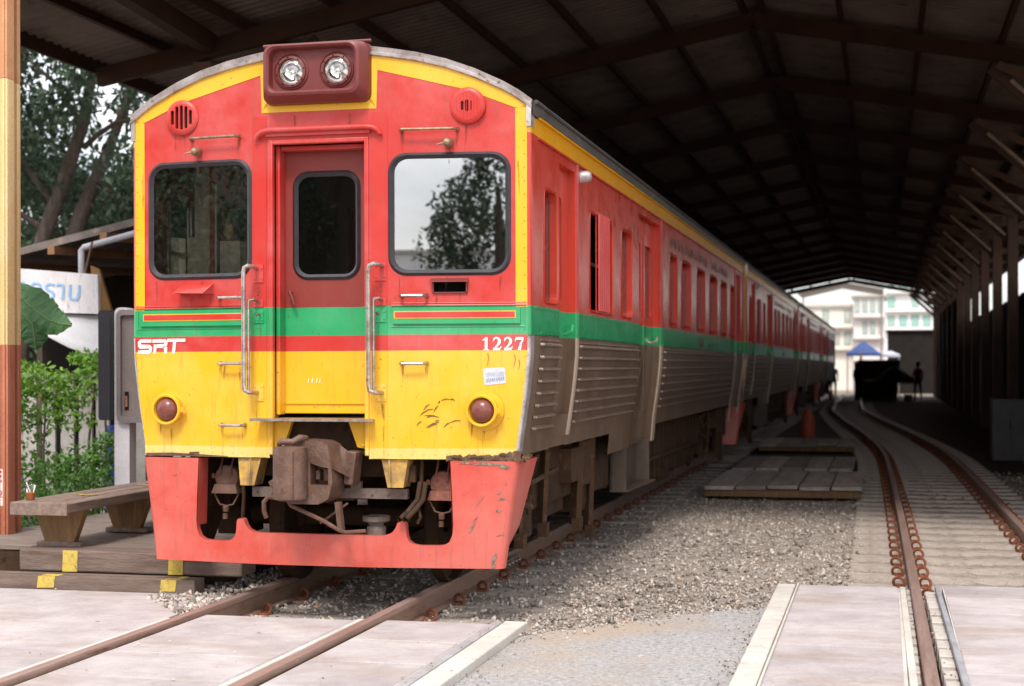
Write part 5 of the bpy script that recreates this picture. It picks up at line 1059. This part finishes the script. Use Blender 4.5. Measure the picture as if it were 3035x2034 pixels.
me.name = 'lettering'; me.materials.clear(); me.materials.append(M('sky_blue_paint', (.20,.42,.72), (.28,.48,.74), 12, .6)); lo_ = bpy.data.objects.new('lettering', me); C.objects.link(lo_); lo_.parent = sg
lo_.matrix_local = Matrix.Translation((-4.86,5.994,2.085)) @ Matrix.Rotation(R(4),4,'Y') @ Matrix.Rotation(R(90),4,'X')
aw = thing('white_awning', 'smooth white awning sheet slung low behind the banana leaves', 'awning', (0,0,0))
b = MB(); vs = []; 
for j, (dy, dz) in enumerate(((0,0),(.12,0),(.3,0),(.55,0))):
    for x, z0, z1 in ((-7.6,1.95,2.2),(-6.6,1.86,2.05),(-5.93,1.78,2.0),(-5.6,1.62,1.98),(-5.15,1.46,1.97),(-4.6,1.36,1.95)): vs.append((3.285+(x-3.285)*.911, 5.6+dy, 1.386+(z0+(z1-z0)*j/3.0-1.386)*.911))
b.add(vs, [(j*6+i,j*6+i+1,(j+1)*6+i+1,(j+1)*6+i) for j in range(3) for i in range(5)]); o = b.build('canvas', M('white_canvas', (.74,.73,.74), (.66,.65,.67), 2, .5), aw, smooth=True); q = o.modifiers.new('solid','SOLIDIFY'); q.thickness = .01
b = MB()
for x in (-7.5,-4.65): b.tube([(x*.9,6.2,-.2),(x*.9,6.2,1.9)], .03, 8)
b.build('pole', M('pale_pipe', (.46,.46,.52)), aw)
nb = thing('notice_board', 'grey framed notice board on a white post with a black side panel, against the train', 'notice board', (0,0,0))
b = MB(); b.slab([(x+.0,z) for x,z in rrect(-2.90,-2.765,-.1,1.885,.05,4)], [], lambda x,z:(x,2.97,z), lambda x,z:(x,3.09,z)); b.build('post', M('white_enamel', (.66,.64,.67), (.58,.55,.58), 4, .4), nb, bevel=.01)
b = MB(); b.slab(rrect(-2.862,-2.1,.935,1.865,.05,4), [rrect(-2.825,-2.14,.985,1.82,.02,3)], lambda x,z:(x,2.93,z), lambda x,z:(x,3.0,z)); b.build('frame', M('grey_frame', (.21,.18,.18), (.15,.13,.13), 5, .5), nb, bevel=.006)
b = MB(); b.box(-2.83,-2.13,2.962,2.968,.98,1.825); fb_ = b.build('panel', M('grey_panel', (.20,.165,.155), (.16,.13,.125), 3, .5), nb); b = MB(); b.box(-2.80,-2.765,2.955,2.961,1.04,1.19); pl = b.build('plate', m_dark, fb_); 
b = MB(); b.box(-2.793,-2.773,2.951,2.954,1.065,1.155); b.build('picture', M('red_brown_print', (.22,.05,.03), (.30,.16,.10), 60, .6), nb)
b = MB(); b.slab(rrect(-3.008,-2.904,.955,1.862,.025,3), [], lambda x,z:(x,2.90,z), lambda x,z:(x,3.12,z)); b.build('side_panel', M('black_panel', (.022,.022,.028), (.03,.03,.036), 3, .45), nb, bevel=.006)
ba = thing('barrel', 'blue plastic barrel behind the low shrub and white fence', 'barrel', (-4.03,5.2,-.1)); ba.scale = (.62,.62,1); b = MB(); b.lathe([(.0,0),(.20,0),(.215,.04),(.215,.30),(.225,.32),(.215,.34),(.215,.60),(.225,.62),(.215,.64),(.21,.88),(.19,.92),(.0,.92)], (0,0,0), 'z', 24); b.build('body', M('blue_plastic', (.015,.055,.38), (.012,.04,.28), 4, .4), ba, smooth=True); b = MB(); b.lathe([(.0,.95),(.06,.95),(.06,.92)], (.06,0,0), 'z', 12); b.build('cap', m_dark, ba)
fe = thing('picket_fence', 'white slatted fence behind the shrubs left of the train', 'fence', (0,0,0)); rs = random.Random(50); b = MB(); x = -7.6
while x < -3.2: b.box(x,x+.15,6.0,6.03,-.2,1.30+.04*rs.random()); x += .19+.03*rs.random()
b.build('slat', M('white_slat', (.50,.47,.45), (.40,.37,.35), 3, .7, .2, 0, (.30,.26,.23), 20), fe); b = MB(); b.box(-7.6,-3.2,6.03,6.07,.3,.38); b.box(-7.6,-3.2,6.03,6.07,1.05,1.13); b.build('rail', M('pipe_tan', (.30,.16,.10)), fe)
cr_ = thing('concrete_block', 'pale concrete blocks lying on the ground beyond the deck', 'block', (0,0,0)); b = MB(); b.box(-3.05,-2.75,4.6,5.0,-.2,.22); b.obox((-2.6,5.3,.30),(.22,.3,.24)); b.box(-2.9,-2.2,5.2,5.6,-.2,.18); b.build('block', m_concw, cr_, bevel=.02)
b = bumpsheet(-14,-2.9,.6,12,-.13,.5,.06,77); struct('garden_soil', b, M('dark_soil', (.09,.075,.06), (.06,.05,.04), 2, .95, .5))
sb = thing('side_light_blocker', 'long dark timber block added behind the coaches to keep side light out of the shed', 'building', (0,0,0))
b = MB(); b.box(-6.8,-4.7,12.5,71,-.2,4.55); b.build('wall', M('black_boards', (.06,.042,.032), (.038,.027,.021), 3, .9), sb)  # unseen block, added to shut off light from the open left side
for y in range(14,70,4): b = MB(); b.box(-4.72,-4.66,y,y+1.4,.9,2.4); b.build('window', M('dim_glass', (.03,.03,.032), (.02,.02,.02), 3, .3), sb)
# =================================================================== RIGHT SIDE AND FAR END
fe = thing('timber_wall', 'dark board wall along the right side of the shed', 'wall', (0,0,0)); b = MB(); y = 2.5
while y < 70: b.box(6.6,6.66,y,y+.28,-.2,3.12+.06*rs.random()); y += .29  # nearest boards are out of view, added to cut side light in the shed
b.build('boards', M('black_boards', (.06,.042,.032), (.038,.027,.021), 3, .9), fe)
cu_ = thing('hanging_sheets', 'brownish grey striped sheets hanging between the far right columns', 'curtain', (0,0,0)); b = MB(); n = 140; ys_ = np.linspace(48.5,66,n)
for i in range(n-1): b.add([(5.98+.10*math.sin(i*1.1),ys_[i],2.0),(5.98+.10*math.sin(i*1.1+1.1),ys_[i+1],2.0),(5.98+.10*math.sin(i*1.1+1.1),ys_[i+1],3.8),(5.98+.10*math.sin(i*1.1),ys_[i],3.8)], [(0,1,2,3)])
o = b.build('cloth', M('taupe_cloth', (.20,.15,.12), (.13,.10,.08), .8, .8), cu_); q = o.modifiers.new('solid','SOLIDIFY'); q.thickness = .01
cb = thing('metal_cabinet', 'plain grey metal cabinet standing by the right hand columns', 'cabinet', (0,0,0)); b = MB(); b.box(5.02,5.62,17.8,18.5,-.16,.835); b.build('body', M('grey_cabinet', (.15,.15,.16), (.11,.11,.115), 3, .6), cb, bevel=.01); b = MB(); b.box(5.05,5.31,17.785,17.80,-.10,.80); b.box(5.33,5.59,17.785,17.80,-.10,.80); b.build('door', M('grey_cabinet', (.15,.15,.16)), cb, bevel=.005); b = MB(); b.box(5.29,5.30,17.77,17.785,.35,.5); b.build('handle', m_dark, cb)
st_ = thing('plastic_stool', 'pale plastic stool in front of the grey cabinet at the right edge', 'stool', (5.62,16.7,-.16)); b = MB(); b.slab(rrect(-.15,.15,-.15,.15,.05,4), [], lambda x,y:(x,y,.42), lambda x,y:(x*1.05,y*1.05,.45)); b.build('seat', M('pale_plastic', (.36,.33,.38), (.30,.27,.32), 5, .5), st_)
for sx in (-1,1):
    for sy in (-1,1): b = MB(); b.bar((sx*.17,sy*.17,0),(sx*.12,sy*.12,.42), .05, .03); b.build('leg', M('pale_plastic', (.36,.33,.38)), st_)
def facade(label, x0, x1, y, z1, col, cols, rows, wc, depth=8, blank=.0, name='apartment_building'):
    t = thing(name, label, 'building', (0,0,0), 'buildings beyond the shed'); b = MB(); b.box(x0,x1,y,y+depth,-.2,z1); b.build('wall', M('wall_%s'%name+label[:9].replace(' ','_'), col, tuple(c*.86 for c in col), .6, .8), t)
    b = MB(); b.box(x0-.15,x1+.15,y-.25,y+depth+.1,z1,z1+.14); b.build('roof', m_concw, t); rs = random.Random(int(x0*10)+99); w = (x1-x0)/cols; z0 = blank; h = (z1-z0)/rows
    for r in range(rows):
        for c_ in range(cols):
            if rs.random() < .12: continue
            b = MB(); a = x0+c_*w+w*.18; e = x0+(c_+1)*w-w*.18; b.box(a,e,y-.03,y+.02,z0+r*h+h*.25,z0+r*h+h*.86); f_ = b.build('window', M('shade_%d'%(rs.randrange(4)), [(.40,.36,.32),(.55,.28,.18),(.20,.42,.36),(.50,.46,.42)][rs.randrange(4)]), t)
            b = MB(); b.box(a+.06,e-.06,y-.04,y-.031,z0+r*h+h*.3,z0+r*h+h*.8); b.build('pane', wc, f_)
        b = MB(); b.box(x0,x1,y-.45,y-.05,z0+r*h+.02,z0+r*h+.12); b.build('balcony', m_concw, t)
wg = M('far_glass', (.34,.34,.33), (.52,.49,.46), 2, .3)
facade('cream apartment block with tan blinds, nearest the coaches beyond the shed', -3.6, 1.36, 96, 5.3, (.80,.75,.68), 7, 2, wg, blank=2.4)
facade('pinkish grey block with a green shutter strip in the middle of the opening', 1.40, 3.36, 95, 5.9, (.74,.68,.67), 4, 2, wg, blank=3.1)
facade('white block with green windows at the right of the shed opening', 3.45, 9.5, 112, 8.2, (.85,.85,.86), 7, 3, M('green_glass', (.26,.46,.40), (.34,.52,.46), 2, .3), blank=4.0)
facade('tall white building glimpsed between the right hand columns', 16, 46, 60, 9, (.70,.70,.72), 14, 3, wg)
facade('low pale house behind the lean-to and the tree', -34, -16, 34, 3.6, (.60,.58,.55), 8, 1, wg)
cn_ = thing('platform_canopy', 'thin pale gabled canopy at the end of the shed', 'canopy', (0,0,0)); b = MB()
for s in (-1,1): b.bar((1.1,76,5.72),(1.1+s*2.2,76,5.22+(.08 if s > 0 else 0)), 7, .07)
b.build('roof', M('pale_tin', (.62,.60,.56), (.52,.49,.45), 3, .6), cn_); b = MB()
for x in (-1.0,3.2): b.tube([(x,78.5,-.2),(x,78.5,5.2)], .05, 8)
b.build('post', m_trim, cn_)
sh = thing('store_hut', 'plain black hut beyond the shed, right of the blue peaked tent', 'hut', (0,0,0)); b = MB(); b.box(3.53,7.6,84,88,-.2,3.40); b.build('wall', M('tarred_boards', (.014,.012,.011), (.022,.018,.016), 2, .9), sh); b = MB(); b.box(3.46,7.65,83.8,88.2,3.40,3.47); b.build('roof', m_beam, sh)
def tent(label, x0,x1,y0,y1,ze,za,col,name='market_tent'):
    t = thing(name, label, 'tent', (0,0,0), 'tents at the far stall'); cx=(x0+x1)/2; cy=(y0+y1)/2; b = MB(); b.add([(x0,y0,ze),(x1,y0,ze),(x1,y1,ze),(x0,y1,ze),(cx,cy,za)], [(0,1,4),(1,2,4),(2,3,4),(3,0,4)]); b.add([(x0,y0,ze),(x1,y0,ze),(x1,y0,ze-.14),(x0,y0,ze-.14)], [(0,1,2,3)]); b.add([(x1,y0,ze),(x1,y1,ze),(x1,y1,ze-.14),(x1,y0,ze-.14)], [(0,1,2,3)]); b.add([(x0,y0,ze),(x0,y1,ze),(x0,y1,ze-.14),(x0,y0,ze-.14)], [(0,1,2,3)]); o = b.build('canopy', col, t); q = o.modifiers.new('s','SOLIDIFY'); q.thickness = .015
    for x in (x0+.03,x1-.03):
        for y in (y0+.03,y1-.03): b = MB(); b.tube([(x,y,-.16),(x,y,ze)], .025, 6); b.build('leg', m_steel, t)
tent('blue peaked market tent over the far stall', 1.31,3.15,79,81.5,2.09,2.81, M('blue_canvas', (.055,.13,.42), (.09,.18,.50), 3, .6))
tent('low pale blue and white striped tent beside the blue one', 3.18,4.17,78.5,80.5,2.02,2.24, M('striped_canvas', (.40,.42,.62), (.62,.60,.66), 6, .6, stretch=(6,.2,.2)))
fl_ = thing('flag', 'small yellow flag hanging in front of the blue tent', 'flag', (0,0,0)); b = MB(); b.tube([(2.10,74.9,-.16),(2.14,74.9,2.2)], .012, 6); b.build('pole', m_steel, fl_); b = MB(); b.add([(2.14,74.9,2.14),(2.20,74.9,1.98),(2.24,74.88,1.62),(2.20,74.9,1.50),(2.06,74.9,1.62),(2.10,74.9,1.95)], [(0,1,2,3,4,5)]); o = b.build('cloth', M('yellow_cloth', (.75,.42,.02), (.65,.34,.02), 6, .7), fl_); q = o.modifiers.new('s','SOLIDIFY'); q.thickness = .008
sl_ = thing('market_stall', 'dark market stall piled with goods under the blue tent', 'stall', (0,0,0)); b = MB(); b.box(2.3,3.9,62.2,63.6,.62,.70); b.box(2.3,2.36,62.2,63.6,-.16,1.62); b.box(3.84,3.9,62.2,63.6,-.16,1.62); b.box(2.0,3.9,63.7,63.8,-.16,1.62); b.build('counter', m_leg, sl_); b = MB(); b.box(2.2,4.0,62.0,63.8,1.22,1.66); b.build('awning', M('dark_awning', (.06,.04,.03), (.09,.06,.04), 2, .8), sl_)
b = MB(); rs = random.Random(60)
for k in range(22): x = rs.uniform(2.4,3.8); s = rs.uniform(.05,.14); b.obox((x,62.4+rs.random(),.70+s/2),(s*1.4,s,s),Matrix.Rotation(rs.random()*3,3,'Z'))
b.build('goods', M('mixed_goods', (.75,.60,.45), (.45,.60,.30), 5, .7, island=1.0), sl_)
dk = thing('dark_parasol', 'black pyramid parasol in front of the stall', 'parasol', (3.75,60.5,-.16)); b = MB(); b.lathe([(.0,1.55),(.4,1.35),(1.0,.86),(.98,.83),(.4,1.30),(.0,1.50)], (0,0,0), 'z', 8); b.build('canopy', M('black_cloth', (.02,.018,.017)), dk); b = MB(); b.tube([(0,0,0),(0,0,1.5)], .025, 6); b.build('pole', m_steel, dk)
tb = thing('stall_table', 'white topped folding table at the right of the far stall', 'table', (4.25,59.4,-.16)); b = MB(); b.box(-.32,.36,-.3,.3,.78,.82); b.build('tabletop', m_white, tb)
for sx in (-.28,.32):
    for sy in (-.26,.26): b = MB(); b.tube([(sx,sy,0),(sx,sy,.78)], .018, 6); b.build('leg', m_steel, tb)
bx = thing('foam_box', 'white foam box under the folding table', 'box', (4.32,59.3,-.16)); b = MB(); b.box(-.18,.18,-.2,.2,0,.30); b.build('body', m_white, bx, bevel=.02); b = MB(); b.box(-.19,.19,-.21,.21,.302,.345); b.build('lid', m_white, bx, bevel=.015)
cn = thing('traffic_cone', 'orange and white traffic cone at the tail of the last coach', 'cone', (1.02,62.5,-.16)); b = MB(); b.lathe([(.14,.03),(.09,.25),(.05,.5),(.03,.62),(.0,.63)], (0,0,0), 'z', 14); b.build('body', M('cone_white', (.75,.40,.28), (.80,.74,.70), 3, .6, stretch=(.1,.1,3)), cn, smooth=True); b = MB(); b.box(-.18,.18,-.18,.18,0,.03); b.build('base', m_dark, cn)
# =================================================================== PEOPLE (a few pixels tall at the far end)
def person(label, x, y, z, rz, shirt, trousers, seed):
    h = 1.66; r_ = random.Random(seed); sw = r_.uniform(.03,.12)
    J = [((0,0,.93),.125),((0,.01,1.12),.125),((0,.0,1.32),.135),((0,0,1.43),.06),((0,-.01,1.50),.055),((0,-.02,1.58),.092),((0,-.01,1.66),.085),
         ((-.17,0,1.37),.062),((-.22,.01,1.12),.046),((-.21,-.08,.90),.036),((-.205,-.11,.82),.030),((.17,0,1.37),.062),((.22,.01,1.12),.046),((.21,-.06,.90),.036),((.205,-.09,.82),.030),
         ((-.10,0,.86),.095),((-.11,-sw,.48),.065),((-.11,-sw+.04,.10),.045),((-.11,-sw-.10,.04),.035),((.10,0,.86),.095),((.11,sw,.48),.065),((.11,sw+.05,.10),.045),((.11,sw-.08,.04),.035)]
    E_ = [(0,1),(1,2),(2,3),(3,4),(4,5),(5,6),(2,7),(7,8),(8,9),(9,10),(2,11),(11,12),(12,13),(13,14),(0,15),(15,16),(16,17),(17,18),(0,19),(19,20),(20,21),(21,22)]
    t = thing('person', label, 'person', (x,y,z), None, rz); me = bpy.data.meshes.new('body'); me.from_pydata([p for p,_ in J], E_, []); o = bpy.data.objects.new('body', me); C.objects.link(o); o.parent = t
    sk = o.modifiers.new('skin','SKIN'); 
    for i, (_, r) in enumerate(J): me.skin_vertices[0].data[i].radius = (r, r*.85)
    me.skin_vertices[0].data[0].use_root = True; o.modifiers.new('sub','SUBSURF').render_levels = 1
    m, nt, p = node_mat('clothes_%d'%seed); s_ = nt.nodes.new('ShaderNodeSeparateXYZ'); nt.links.new(nt.nodes.new('ShaderNodeTexCoord').outputs['Object'], s_.inputs[0]); zf = mathn(nt, 'DIVIDE', s_.outputs['Z'], 2.0)
    sk_ = (.30,.17,.11); rp = ramp(nt, [(0,(.03,.03,.03)),(.04,trousers),(.46,shirt),(.735,sk_)], True); nt.links.new(zf, rp.inputs[0]); nt.links.new(rp.outputs['Color'], p.inputs['Base Color']); me.materials.append(m)
    b = MB(); b.lathe([(.0,.20),(.07,.18),(.105,.10),(.10,.03),(.085,.0)], (0,.015,1.56), 'z', 12); b.build('hair', simple('hair_%d'%seed, (.015,.012,.01)), t, smooth=True); return t
person('person in a blue shirt and dark trousers walking behind the last coach', 1.02, 65.5, -.16, .3, (.06,.10,.40), (.03,.03,.05), 1)
person('person in black clothes standing at the left end of the stall', 2.16, 61.5, -.16, .9, (.02,.02,.022), (.018,.018,.02), 2)
person('person in a red shirt standing right of the folding table', 4.75, 61.2, -.16, -.5, (.42,.06,.04), (.05,.05,.06), 3)
# =================================================================== BEHIND THE CAMERA (mirrored in the glass)
def back_tree(label, c, Rr, n, size, seed):
    t = thing('street_tree', label, 'tree', (0,0,0), 'trees behind the photographer'); b = MB(); b.tube([(c[0],c[1],-.2),(c[0]+.1,c[1],c[2]*.5),(c[0],c[1],c[2]+Rr[2]*.3)], [.28,.22,.06], 8); b.build('trunk', m_bark, t)
    leaf_cloud('crown', t, m_leafd, crown_clumps(random.Random(seed), c, Rr, 36, (.2,.36)), n, size, 2.2, seed, .4)
back_tree('slender tree behind the photographer, mirrored in the right windscreen', (1.25,-30,5.0), (1.7,1.4,3.1), 9000, .16, 71)
back_tree('spreading tree far left behind the photographer, mirrored in the left windscreen', (-15.6,-18,4.6), (5.2,3.6,4.6), 70000, .15, 72)
back_tree('round tree left behind the photographer, mirrored in the door glass', (-8.6,-24,4.8), (3.4,3,4.8), 36000, .16, 73)
facade('dark brown market hall far left behind the photographer, mirrored in the left windscreen', -62, -11, -40, 11, (.10,.075,.06), 10, 2, wg)  # invented backdrop: darkens the sky gaps mirrored between the leaves
facade('long white shophouse behind the photographer, mirrored in the right windscreen', -8, 9, -62, 6.0, (.85,.85,.85), 8, 2, wg)
